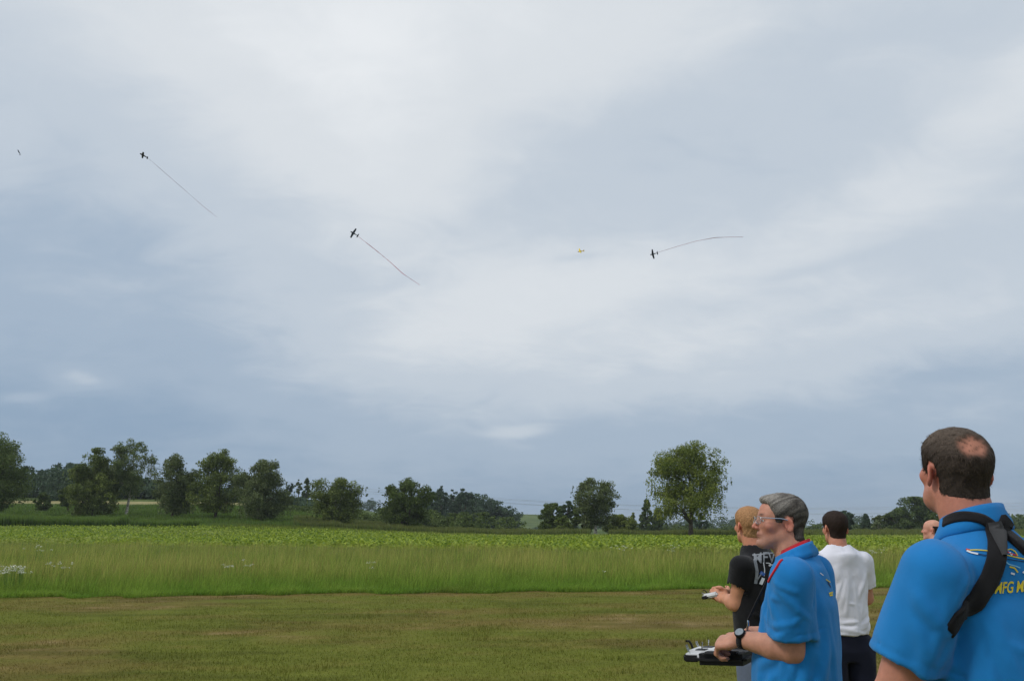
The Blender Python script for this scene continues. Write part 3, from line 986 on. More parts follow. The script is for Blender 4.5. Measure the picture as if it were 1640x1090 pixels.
def streamer(label, pts, depth, c1, c2, w):
    """long crepe paper ribbon towed on a thin line"""
    pts = np.array(pts, float)
    d = np.linspace(depth[0], depth[1], len(pts))
    P = np.array([at(p[0], p[1], q) for p, q in zip(pts, d)])
    t = np.linspace(0, len(P) - 1, 90)
    Q = np.stack([np.interp(t, np.arange(len(P)), P[:, i]) for i in range(3)], -1)
    for _ in range(6):
        Q[1:-1] = (Q[:-2] + 2 * Q[1:-1] + Q[2:]) / 4
    r = np.random.default_rng(int(pts[0][0]))
    fl = np.cumsum(r.normal(0, 0.5, len(t)))
    ww = np.where(np.linspace(0, 1, len(t)) < 0.13, 0.045, w)
    side = np.stack([np.sin(fl) * .5, np.cos(fl * .7) * .5, np.ones(len(t))], -1)
    side /= np.linalg.norm(side, axis=1)[:, None]
    V = np.concatenate([Q - side * ww[:, None] / 2, Q + side * ww[:, None] / 2])
    n = len(t)
    F = np.array([[i, i + 1, n + i + 1, n + i] for i in range(n - 1)])
    m = mat_tint('crepe_paper', 0.9, 0.1, 0.5)
    tone = np.tile(np.interp(vnoise(np.arange(n) * .12, np.zeros(n), int(pts[0][0])), [.35, .65], [0, 1]), 2)[:, None]
    C = np.array(c1[:3]) * (1 - tone) + np.array(c2[:3]) * tone
    tag(link('streamer', new_mesh('streamer', V, F, C), m), label, 'ribbon', 'ribbons towed by the model airplanes')


streamer('pale pinkish ribbon trailing from the olive airplane', [(238, 254), (262, 275), (292, 301), (325, 330), (347, 347.5)], (95, 101), srgb(222, 202, 212), srgb(200, 190, 200), 0.05)
streamer('red ribbon trailing down right from the dark banking airplane', [(573, 378), (600, 399), (622, 417), (645, 438), (672, 456)], (98, 103), srgb(222, 110, 130), srgb(190, 100, 112), 0.07)
streamer('thin curved reddish ribbon behind the right hand dark airplane', [(1054, 404), (1085, 394.5), (1115, 386), (1145, 380.5), (1170, 379.5), (1190, 379.5)], (104, 108), srgb(206, 160, 166), srgb(150, 100, 104), 0.06)

# ================================================================== people: distance fields turned into skin
def smin(a, b, k):
    h = np.clip(0.5 + 0.5 * (b - a) / k, 0, 1)
    return b + (a - b) * h - k * h * (1 - h)


def smax(a, b, k):
    return -smin(-a, -b, k)


def cone(P, a, b, ra, rb):
    a, b = np.asarray(a, float), np.asarray(b, float)
    ab = b - a
    t = np.clip(((P - a) @ ab) / (ab @ ab), 0, 1)
    return np.sqrt((((P - a) - t[:, None] * ab) ** 2).sum(1)) - (ra + (rb - ra) * t)


def ell(P, c, r, rot=None):
    q = P - np.asarray(c, float)
    if rot is not None:
        q = q @ rot
    r = np.asarray(r, float)
    k0 = np.sqrt(((q / r) ** 2).sum(1))
    k1 = np.sqrt(((q / r ** 2) ** 2).sum(1)) + 1e-9
    return k0 * (k0 - 1) / k1


def rotm(ax, ay, az):
    return np.array((Matrix.Rotation(az, 3, 'Z') @ Matrix.Rotation(ay, 3, 'Y') @ Matrix.Rotation(ax, 3, 'X')))


def poly_sdf(f, lo, hi, h, block=8):
    """surface nets over the blocks that hold the surface"""
    lo, hi = np.array(lo, float), np.array(hi, float)
    nb = np.ceil((hi - lo) / (h * block)).astype(int)
    n = nb * block + 1
    bc = np.stack(np.meshgrid(*[np.arange(k) for k in nb], indexing='ij'), -1).reshape(-1, 3)
    cen = lo + (bc + 0.5) * block * h
    d = f(cen)
    near = np.abs(d) < block * h * 1.05 + 0.012
    F = np.full(n, 1.0, dtype=np.float32)
    # sign of far blocks
    for b, v in zip(bc[~near], d[~near]):
        if v < 0:
            F[b[0] * block:(b[0] + 1) * block + 1, b[1] * block:(b[1] + 1) * block + 1, b[2] * block:(b[2] + 1) * block + 1] = -1.0
    off = np.stack(np.meshgrid(*[np.arange(block + 1)] * 3, indexing='ij'), -1).reshape(-1, 3)
    nbk = bc[near]
    for s in range(0, len(nbk), 400):
        I = nbk[s:s + 400][:, None] * block + off[None]
        v = f(lo + I.reshape(-1, 3) * h)
        I = I.reshape(-1, 3)
        F[I[:, 0], I[:, 1], I[:, 2]] = v
    S = F < 0
    c8 = np.stack([S[i:n[0] - 1 + i, j:n[1] - 1 + j, k:n[2] - 1 + k] for i in (0, 1) for j in (0, 1) for k in (0, 1)])
    cnt = c8.sum(0)
    act = np.argwhere((cnt > 0) & (cnt < 8))
    idx = -np.ones(n - 1, dtype=np.int64)
    idx[act[:, 0], act[:, 1], act[:, 2]] = np.arange(len(act))
    acc = np.zeros((len(act), 3)); num = np.zeros(len(act))
    corners = [(i, j, k) for i in (0, 1) for j in (0, 1) for k in (0, 1)]
    for a in corners:
        for ax in range(3):
            if a[ax] == 1:
                continue
            b = list(a); b[ax] = 1
            fa = F[act[:, 0] + a[0], act[:, 1] + a[1], act[:, 2] + a[2]]
            fb = F[act[:, 0] + b[0], act[:, 1] + b[1], act[:, 2] + b[2]]
            cr_ = (fa < 0) != (fb < 0)
            t = np.where(cr_, fa / np.where(cr_, fa - fb, 1), 0)
            p = np.tile(np.array(a, float), (len(act), 1)); p[:, ax] += t
            acc[cr_] += p[cr_]; num[cr_] += 1
    V = lo + (act + acc / num[:, None]) * h
    quads = []
    for ax in range(3):
        sl0 = [slice(None)] * 3; sl1 = [slice(None)] * 3
        sl0[ax] = slice(0, n[ax] - 1); sl1[ax] = slice(1, n[ax])
        A, B = S[tuple(sl0)], S[tuple(sl1)]
        e = np.argwhere(A != B)
        o1, o2 = [(1, 2), (2, 0), (0, 1)][ax]
        ok = (e[:, o1] > 0) & (e[:, o2] > 0) & (e[:, o1] < n[o1] - 1) & (e[:, o2] < n[o2] - 1)
        e = e[ok]
        inside = A[e[:, 0], e[:, 1], e[:, 2]]
        q = []
        for da, db in ((-1, -1), (0, -1), (0, 0), (-1, 0)):
            c = e.copy(); c[:, o1] += da; c[:, o2] += db
            q.append(idx[c[:, 0], c[:, 1], c[:, 2]])
        q = np.stack(q, 1)
        q[~inside] = q[~inside][:, ::-1]
        quads.append(q)
    Q = np.concatenate(quads)
    return V, Q[(Q >= 0).all(1)]


def relax(V, Q, n=1, lam=0.5):
    E = np.concatenate([Q[:, [0, 1]], Q[:, [1, 2]], Q[:, [2, 3]], Q[:, [3, 0]]])
    for _ in range(n):
        acc = np.zeros_like(V); c = np.zeros(len(V))
        for a, b in ((0, 1), (1, 0)):
            np.add.at(acc, E[:, a], V[E[:, b]]); np.add.at(c, E[:, a], 1)
        V = V + lam * (acc / np.maximum(c, 1)[:, None] - V)
    return V


# ---------------------------------------------------------------- head
def head_core(Q, jowl=0.0, wide=1.0):
    Q = Q / np.array([wide, 1, 1])
    A = np.abs(Q); A = np.stack([A[:, 0], Q[:, 1], Q[:, 2]], -1)
    d = ell(Q, (0, -.016, .036), (.076, .099, .089))
    d = smin(d, ell(Q, (0, .030, .038), (.064, .064, .066)), .03)
    d = smin(d, ell(Q, (0, .032, -.030), (.057, .064, .086)), .025)
    d = smin(d, cone(A, (.050, .000, -.052), (.014, .070, -.098), .020, .019), .03)
    if jowl:
        d = smin(d, ell(Q, (0, .028, -.088), (.060, .052, .034 + jowl)), .04)
    d = smin(d, ell(Q, (0, .080, -.094), (.022, .018, .018)), .02)
    return d


def head_sdf(Q, jowl=0.0, wide=1.0, ears=1.0):
    d = head_core(Q, jowl, wide)
    A = np.stack([np.abs(Q[:, 0]) / wide, Q[:, 1], Q[:, 2]], -1)
    d = smin(d, cone(A, (.010, .090, .026), (.044, .072, .026), .010, .008), .012)       # brow
    d = smin(d, ell(A, (.044, .060, -.020), (.024, .026, .022)), .02)                    # cheekbone
    d = smax(d, -ell(A, (.031, .104, .006), (.020, .019, .012)), .010)                   # eye socket
    d = smin(d, ell(A, (.031, .0785, .005), (.015, .0135, .0125)), .003)                 # lids
    d = smax(d, -cone(A, (.020, .0935, .0045), (.043, .084, .004), .0028, .0022), .002)  # lid opening
    d = smin(d, cone(Q, (0, .089, .022), (0, .118, -.024), .0072, .0088), .006)          # nose
    d = smin(d, ell(Q, (0, .1165, -.0270), (.0100, .0105, .0085)), .005)
    d = smin(d, ell(A, (.0125, .1035, -.0305), (.0075, .012, .0085)), .005)
    d = smax(d, -ell(A, (.0065, .109, -.0385), (.004, .006, .004)), .003)                # nostrils
    d = smax(d, -cone(A, (.020, .100, -.030), (.031, .083, -.060), .0035, .003), .008)   # fold beside the mouth
    d = smin(d, ell(Q, (0, .086, -.060), (.026, .015, .018)), .012)                      # mouth mound
    d = smin(d, cone(A, (0, .0985, -.0545), (.020, .088, -.059), .0058, .003), .005)     # lips
    d = smin(d, cone(A, (0, .0975, -.0675), (.018, .088, -.064), .0064, .003), .005)
    d = smax(d, -cone(A, (0, .108, -.0610), (.024, .092, -.0620), .0036, .0022), .002)
    d = smax(d, -cone(A, (0, .100, -.0800), (.014, .095, -.0790), .006, .005), .008)     # hollow above the chin
    d = smin(d, ell(Q, (0, .086, -.096), (.020, .014, .014)), .012)                      # chin
    if ears:
        er = rotm(R(-14), 0, R(30))
        e = ell(A, (.0815, -.017, -.004), (.0075, .0195, .034), er)
        q = (A - np.array([.0855, -.017, -.004])) @ er
        ring = np.sqrt((np.sqrt((q[:, 1] / .62) ** 2 + q[:, 2] ** 2) - .027) ** 2 + (q[:, 0] * 1.2) ** 2) - .0048
        e = smin(e, ring, .004)
        e = smax(e, -ell(A, (.090, -.010, -.004), (.010, .010, .017), er), .003)
        d = smin(d, e, .007)
    return d


def hand_sdf(P, wrist, dirv, palm, side, curl, s=1.0, spread=0.0, thumb=(0.75, 0.5, 0.25)):
    """palm with four bent fingers of different lengths and a thumb; side points towards the thumb"""
    d_ = np.array(dirv, float); d_ /= np.linalg.norm(d_)
    n_ = np.array(palm, float); n_ -= d_ * (n_ @ d_); n_ /= np.linalg.norm(n_)
    s_ = np.cross(d_, n_)
    if s_ @ np.array(side, float) < 0:
        s_ = -s_
    w = np.array(wrist, float)
    B = np.stack([s_, d_, n_], 1)
    q = (P - w) @ B / s
    dd = ell(q, (0, .045, 0), (.040, .056, .0165))
    dd = smin(dd, cone(q, (-.026, .075, 0), (.026, .082, 0), .012, .0125), .015)
    dd = smin(dd, ell(q, (.024, .028, .010), (.018, .030, .016)), .015)
    dd = smin(dd, ell(q, (-.024, .030, .008), (.015, .034, .014)), .012)
    for x, ln, k in ((.029, (.044, .026, .021), 0), (.0095, (.048, .030, .022), 1), (-.0105, (.045, .028, .021), 2), (-.029, (.035, .021, .019), 3)):
        p = np.array([x, .083 + (.004, .008, .005, -.004)[k], 0])
        ang = 0
        r = (.0098, .0098, .0094, .0084)[k]
        for L, c in zip(ln, curl):
            ang += c * (1 + 0.06 * k)
            v = np.array([spread * x * 6, math.cos(ang), math.sin(ang)])
            p2 = p + v / np.linalg.norm(v) * L
            dd = smin(dd, cone(q, p, p2, r, r * .9), .004)
            p, r = p2, r * .9
    p = np.array([.028, .022, .010]); v = np.array(thumb, float)
    for L, r in ((.040, .0125), (.033, .0108), (.026, .0095)):
        v = v / np.linalg.norm(v)
        p2 = p + v * L
        dd = smin(dd, cone(q, p, p2, r, r * .92), .006)
        p = p2
        v = v + np.array([-.45, .22, .08])
    return dd * s


def arm_sdf(P, S, E, Wr, s=1.0, heavy=1.0):
    a = cone(P, S, E, .053 * s * heavy, .042 * s * heavy)
    E, Wr = np.array(E, float), np.array(Wr, float)
    m = E + (Wr - E) * .3
    b = cone(P, E, m, .040 * s * heavy, .045 * s * heavy)
    c = cone(P, m, Wr, .045 * s * heavy, .0285 * s)
    return smin(a, smin(b, c, .02), .03)


def interp_rows(rows, z):
    rows = np.array(rows, float)
    o = np.argsort(rows[:, 0]); rows = rows[o]
    return [np.interp(z, rows[:, 0], rows[:, i]) for i in range(1, rows.shape[1])]


def smooth_rows(rows):
    rows = np.array(sorted(rows), float)
    z = np.linspace(rows[0, 0], rows[-1, 0], 60)
    out = [z]
    for i in range(1, rows.shape[1]):
        v = np.interp(z, rows[:, 0], rows[:, i])
        for _ in range(12):
            v[1:-1] = (v[:-2] + 2 * v[1:-1] + v[2:]) / 4
        out.append(v)
    return np.stack(out, 1)


def loft_sdf(P, rows, n=2.5):
    """rows: z, half width, reach to the front, reach to the back, x shift"""
    w, f, b, cx = interp_rows(rows, P[:, 2])
    x = np.abs(P[:, 0] - cx)
    y = P[:, 1]
    dy = np.where(y > 0, f, b)
    g = ((x / w) ** n + (np.abs(y) / dy) ** n) ** (1 / n)
    d = (g - 1) * np.minimum(w, dy)
    z0, z1 = rows[:, 0].min(), rows[:, 0].max()
    return smax(smax(d, P[:, 2] - z1, .03), z0 - P[:, 2], .006)


def folds(P, segs):
    """creases: (a, b, width, height at a, height at b)"""
    d = np.zeros(len(P))
    for a, b, w, h0, h1 in segs:
        m = 2.6 * w
        k = np.flatnonzero(((P > np.minimum(a, b) - m) & (P < np.maximum(a, b) + m)).all(1))
        if not len(k):
            continue
        X = P[k]
        ab = b - a
        t = np.clip(((X - a) @ ab) / (ab @ ab + 1e-12), 0, 1)
        r2 = (((X - a) - t[:, None] * ab) ** 2).sum(1)
        v = (h0 + (h1 - h0) * t) * np.exp(-r2 / (w * w))
        d[k] = np.where(np.abs(v) > np.abs(d[k]), v, d[k]) if h0 + h1 < 0 else np.maximum(d[k], v)
    return d


def lay_folds(bvh, spots, seed):
    """creases that run over the cloth from pull points: (point, direction, how many, length, width, height)"""
    r = np.random.default_rng(seed)
    out = []
    for c_, d_, n_, L, w, h in spots:
        for i in range(int(n_ * 1.4)):
            p_ = np.array(c_, float) + r.normal(0, .045, 3)
            v = np.array(d_, float) / np.linalg.norm(d_) + r.normal(0, .28, 3)
            ln, ww, hh = L * r.uniform(.7, 1.4), w * 1.05 * r.uniform(.7, 1.4), h * 1.7 * r.uniform(.5, 1.2) * (1 if i % 3 else -.12)
            K = 5
            pts = []
            for q in range(K + 1):
                c0, nrm, _, _ = bvh.find_nearest(Vector(p_))
                c0, nrm = np.array(c0), np.array(nrm)
                pts.append(c0)
                v = v - nrm * (v @ nrm)
                v = v / (np.linalg.norm(v) + 1e-9) + r.normal(0, .12, 3)
                p_ = c0 + v * ln / K
            amp = np.sin(np.linspace(.12, np.pi - .05, K + 1))
            for q in range(K):
                out.append((pts[q], pts[q + 1], ww, hh * amp[q], hh * amp[q + 1]))
    return out


def ring_fold(bvh, c_, u, v, w, h, n=14):
    pts = []
    for t in np.linspace(0, 2 * np.pi, n + 1):
        q = np.array(c_) + np.array(u) * math.cos(t) + np.array(v) * math.sin(t)
        pts.append(np.array(bvh.find_nearest(Vector(q))[0]))
    return [(a, b, w, h, h) for a, b in zip(pts[:-1], pts[1:])]


def wobble(P, amp, freq, seed):
    r = np.random.default_rng(seed)
    d = np.zeros(len(P))
    for i in range(7):
        k = r.normal(0, 1, 3) * freq * (1, 1, .55)
        d += np.sin(P @ k + r.uniform(0, 6.28) + 1.3 * np.sin(P @ r.normal(0, freq * .6, 3)))
    return d * amp / 3


M_SKIN = {}


def skin_mat(name, c):
    m = mat_tint(name, 0.52, 0.35, 0, 38.0, 0.30)
    b = m.node_tree.nodes['Principled BSDF']
    b.inputs['Subsurface Weight'].default_value = 0.12
    b.inputs['Subsurface Radius'].default_value = (0.012, 0.004, 0.002)
    b.inputs['Subsurface Scale'].default_value = 1.0
    nt = m.node_tree
    bn = nnode(nt, 'ShaderNodeBump')
    bn.inputs['Strength'].default_value = 0.22
    bn.inputs['Distance'].default_value = 0.003
    nt.links.new(noise_node(nt, 160, 3), bn.inputs['Height'])
    nt.links.new(bn.outputs[0], b.inputs['Normal'])
    return m


def cloth_mat(name, c, vary=0.10, sheen=0.15, bump=0.35, bscale=900, rough=0.85):
    c = np.array(c[:3])
    return mat_noise(name, tuple(c * (1 - vary)) + (1,), tuple(np.minimum(1, c * (1 + vary))) + (1,), 7, rough, bump, bscale, detail=5, spec=0.15, lo=0.25, hi=0.75, sheen=sheen)


M_HAIR = mat_tint('hair_strands', 0.7, 0.15)


class Person:
    def __init__(self, px, py, depth, az, label, scale=1.0):
        """the head's centre is seen at (px, py); the body faces az degrees to the right of straight ahead"""
        self.head_w = at(px, py, depth)
        self.az = R(az)
        self.R = np.array([[math.cos(self.az), math.sin(self.az), 0], [-math.sin(self.az), math.cos(self.az), 0], [0, 0, 1]])
        self.s = scale
        self.label = label
        self.children = []

    def place(self, head_local_xy):
        """root on the ground so that the head sits at head_local_xy in the body's own axes"""
        off = self.R @ np.array([head_local_xy[0], head_local_xy[1], 0])
        self.root = np.array([self.head_w[0] - off[0], self.head_w[1] - off[1], 0.0])
        self.head = np.array([head_local_xy[0], head_local_xy[1], self.head_w[2]])

    def loc(self, px, py, depth):
        return self.R.T @ (at(px, py, depth) - self.root)

    def world(self, p):
        return self.root + self.R @ np.asarray(p, float)

    def finish_root(self, V, Q, cols, mat):
        o = link('person', new_mesh('person', V, Q, cols, True), mat)
        o.location = self.root
        o.rotation_euler = (0, 0, -self.az)
        tag(o, self.label, 'person', 'men watching the model airplanes')
        self.obj = o
        return o

    def add(self, name, V, F, mat, cols=None, smooth=True, parent=None):
        V = np.asarray(V, float)
        if isinstance(F, np.ndarray):
            me = new_mesh(name, V, F, cols, smooth)
        else:
            me = poly_mesh(name, V, F, smooth)
        return link(name, me, mat, parent or self.obj)

    def pix_on(self, bvh, px, py):
        o = self.R.T @ (CAM - self.root)
        d = self.R.T @ pix_dir(px, py)
        hit = bvh.ray_cast(Vector(o), Vector(d))
        return hit


def bvh_of(V, Q):
    return BVHTree.FromPolygons([tuple(v) for v in V], [tuple(map(int, q)) for q in Q])


def vnormals(V, Q):
    n = np.cross(V[Q[:, 2]] - V[Q[:, 0]], V[Q[:, 3]] - V[Q[:, 1]])
    N = np.zeros_like(V)
    for i in range(4):
        np.add.at(N, Q[:, i], n)
    return N / (np.linalg.norm(N, axis=1)[:, None] + 1e-12)


def ribbon(bvh, pts, width, off, thick, n=40, widths=None, tail=None):
    """a strap that lies on a surface: pts are points near it"""
    pts = np.array(pts, float)
    t = np.concatenate([[0], np.cumsum(np.linalg.norm(np.diff(pts, axis=0), axis=1))]); t /= t[-1]
    tt = np.linspace(0, 1, n)
    P = np.stack([np.interp(tt, t, pts[:, i]) for i in range(3)], -1)
    for _ in range(4):
        P[1:-1] = (P[:-2] + 2 * P[1:-1] + P[2:]) / 4
    Pn, Nn = [], []
    for p in P:
        c, nrm, _, _ = bvh.find_nearest(Vector(p))
        Pn.append(np.array(c)); Nn.append(np.array(nrm))
    Pn, Nn = np.array(Pn), np.array(Nn)
    if tail is not None:                                    # the end slips in behind something
        for q in range(1, 7):
            Pn[-7 + q] = Pn[-7] + np.array(tail) * q / 6
            Nn[-7 + q] = Nn[-7]
    for _ in range(5):
        Nn[1:-1] = (Nn[:-2] + 2 * Nn[1:-1] + Nn[2:]) / 4
    Nn /= np.linalg.norm(Nn, axis=1)[:, None]
    T = np.gradient(Pn, axis=0); T /= np.linalg.norm(T, axis=1)[:, None] + 1e-9
    S = np.cross(T, Nn); S /= np.linalg.norm(S, axis=1)[:, None] + 1e-9
    wv = np.full(n, width) if widths is None else np.interp(tt, np.linspace(0, 1, len(widths)), widths)
    cols = []
    for f in (-.5, -.25, 0, .25, .5):
        row = []
        for i in range(n):
            q = Pn[i] + S[i] * wv[i] * f
            c, nrm, _, _ = bvh.find_nearest(Vector(q + Nn[i] * .004))
            d = max(0.0, (np.array(c) - q) @ Nn[i])
            row.append(q + Nn[i] * (off + d * .9 + thick * (1 - abs(f))))
        cols.append(np.array(row))
    low = [c - Nn * (thick + off * .8) for c in (cols[0], cols[-1])]
    rows = [low[0]] + cols + [low[1]]
    V = np.concatenate(rows)
    F = []
    for j in range(len(rows) - 1):
        for i in range(n - 1):
            F.append([j * n + i, j * n + i + 1, (j + 1) * n + i + 1, (j + 1) * n + i])
    return V, np.array(F)


def hair_field(Q, core, region, thick, w=0.018):
    g = region(Q)
    t = thick(Q) if callable(thick) else thick
    return core(Q) - t * np.clip(-g / w, 0, 1) ** 0.6 + 0.004 * (g > -0.001)


def strands(V, Q, n, length, flow, c, jitter, lift=0.3, width=0.0016, seed=1, mask=None):
    """short fine hairs lying along the hair's surface"""
    r = np.random.default_rng(seed)
    N = vnormals(V, Q)
    A = np.linalg.norm(np.cross(V[Q[:, 2]] - V[Q[:, 0]], V[Q[:, 3]] - V[Q[:, 1]]), axis=1)
    fi = r.choice(len(Q), n, p=A / A.sum())
    u = r.uniform(0, 1, (n, 2))
    q = Q[fi]
    P = (V[q[:, 0]] * (1 - u[:, :1]) + V[q[:, 1]] * u[:, :1]) * (1 - u[:, 1:]) + (V[q[:, 3]] * (1 - u[:, :1]) + V[q[:, 2]] * u[:, :1]) * u[:, 1:]
    Nn = N[q[:, 0]]
    if mask is not None:
        k = mask(P); P, Nn = P[k], Nn[k]; n = len(P)
    D = flow(P)
    D = D + r.normal(0, .28, (n, 3))
    D -= Nn * (D * Nn).sum(1)[:, None]
    D /= np.linalg.norm(D, axis=1)[:, None] + 1e-9
    D = D + Nn * lift * r.uniform(.3, 1.4, (n, 1))
    S = np.cross(D, Nn); S /= np.linalg.norm(S, axis=1)[:, None] + 1e-9
    L = length * r.uniform(.6, 1.3, (n, 1))
    P0 = P - Nn * .003
    mid = P0 + D * L * .55
    tip = P0 + D * L - Nn * L * lift * .35
    W_ = S * width / 2
    Vv = np.stack([P0 - W_, P0 + W_, mid + W_ * .8, mid - W_ * .8, tip], 1).reshape(-1, 3)
    b = (np.arange(n) * 5)[:, None]
    F = np.concatenate([b + [0, 1, 2], b + [0, 2, 3], b + [3, 2, 4]])
    C = np.array(c)[None] * r.uniform(.55, 1.6, (n, 1))
    return Vv, F, np.repeat(C, 5, 0)


def quads_to_tris(Q):
    return np.concatenate([Q[:, [0, 1, 2]], Q[:, [0, 2, 3]]])


def collar_mesh(bvh, centre, rx, ry, stand, fall, flare, tilt, a0, a1, n=48, thick=.003):
    """polo collar: a stand round the neck folded over and lying on the shoulders; angle 0 is the back"""
    rows = [[], [], [], [], []]
    for a in np.linspace(a0, a1, n):
        dx, dy = math.sin(a), -math.cos(a)
        c = np.array(centre, float)
        z_t = math.tan(tilt) * dy
        def pt(k, z):
            return c + np.array([dx * (rx + k), dy * (ry + k), z + z_t * (ry + k)])
        opening = 1 + 0.15 * abs(a) / max(abs(a0), a1)
        pts = [pt(.002, -.012), pt(0, stand * .6), pt(.001, stand), pt(.005, stand + .001), pt(.008, stand * .65)]
        low = pt(flare, -fall * opening + stand * .4)
        cn, nrm, _, _ = bvh.find_nearest(Vector(low))
        cn, nrm = np.array(cn), np.array(nrm)
        out = (low - cn) @ nrm
        low = cn + nrm * .005 if out < .005 or out > .012 else low
        pts.append(pts[-1] * .45 + low * .55 + np.array([dx, dy, 0]) * .004)
        pts.append(low)
        pts.append(low - nrm * .004)
        if len(rows) != len(pts):
            rows = [[] for _ in pts]
        for r_, p in zip(rows, pts):
            r_.append(p)
    V = np.concatenate([np.array(r_) for r_ in rows])
    F = []
    for j in range(len(rows) - 1):
        for i in range(n - 1):
            F.append([j * n + i, (j + 1) * n + i, (j + 1) * n + i + 1, j * n + i + 1])
    return V, np.array(F)


def band_mesh(centre, r, height, tilt, a0, a1, n=48):
    rows = [[], [], [], []]
    for a in np.linspace(a0, a1, n):
        dx, dy = math.sin(a), -math.cos(a)
        for row, (k, z_) in zip(rows, ((.002, -.01), (0, height * .7), (.0006, height), (.0022, height * .6))):
            row.append(np.array(centre) + np.array([dx * (r + k), dy * (r + k), z_ + math.tan(tilt) * dy * (r + k)]))
    V = np.concatenate([np.array(q) for q in rows])
    F = [[j * n + i, (j + 1) * n + i, (j + 1) * n + i + 1, j * n + i + 1] for j in range(3) for i in range(n - 1)]
    return V, np.array(F)


def decal(person, bvh, name, V2, F, mat, off=.0022, parent=None):
    """flat print: picture points carried onto the cloth where they lie"""
    out, okv = [], []
    for x, y in V2:
        h = person.pix_on(bvh, x, y)
        if h[0] is None:
            out.append((0, 0, 0)); okv.append(False)
        else:
            out.append(tuple(h[0] + h[1] * off)); okv.append(True)
    F = [f for f in F if all(okv[i] for i in f)]
    used = sorted({i for f in F for i in f})
    if not F:
        return None
    mp_ = {u: i for i, u in enumerate(used)}
    return person.add(name, [out[u] for u in used], [[mp_[i] for i in f] for f in F], mat, smooth=False, parent=parent)


def text_2d(s, bold=0.0, cuts=2):
    cu = bpy.data.curves.new('lettering', 'FONT')
    cu.body = s
    cu.offset = bold
    ob = bpy.data.objects.new('lettering', cu)
    COL.objects.link(ob)
    me = bpy.data.meshes.new_from_object(ob.evaluated_get(bpy.context.evaluated_depsgraph_get()))
    bpy.data.objects.remove(ob)
    bm = bmesh.new(); bm.from_mesh(me)
    bmesh.ops.triangulate(bm, faces=bm.faces)
    for _ in range(cuts):
        es = [e for e in bm.edges if e.calc_length() > 0.12]
        bmesh.ops.subdivide_edges(bm, edges=es, cuts=1)
        bmesh.ops.triangulate(bm, faces=bm.faces)
    V = np.array([v.co[:2] for v in bm.verts]); F = [[v.index for v in f.verts] for f in bm.faces]
    bm.free()
    V -= V.min(0)
    V /= V.max(0)[0]
    return V, F


def stroke_2d(pts, w, n=24):
    pts = np.array(pts, float)
    t = np.concatenate([[0], np.cumsum(np.linalg.norm(np.diff(pts, axis=0), axis=1))])
    tt = np.linspace(0, t[-1], n)
    P = np.stack([np.interp(tt, t, pts[:, i]) for i in range(2)], -1)
    for _ in range(2):
        P[1:-1] = (P[:-2] + 2 * P[1:-1] + P[2:]) / 4
    d = np.gradient(P, axis=0); d /= np.linalg.norm(d, axis=1)[:, None] + 1e-9
    s = np.stack([-d[:, 1], d[:, 0]], -1)
    wv = w * (np.ones(n) if np.isscalar(w) else 1)
    V = np.concatenate([P - s * w / 2, P + s * w / 2])
    return V, [[i, i + 1, n + i + 1, n + i] for i in range(n - 1)]


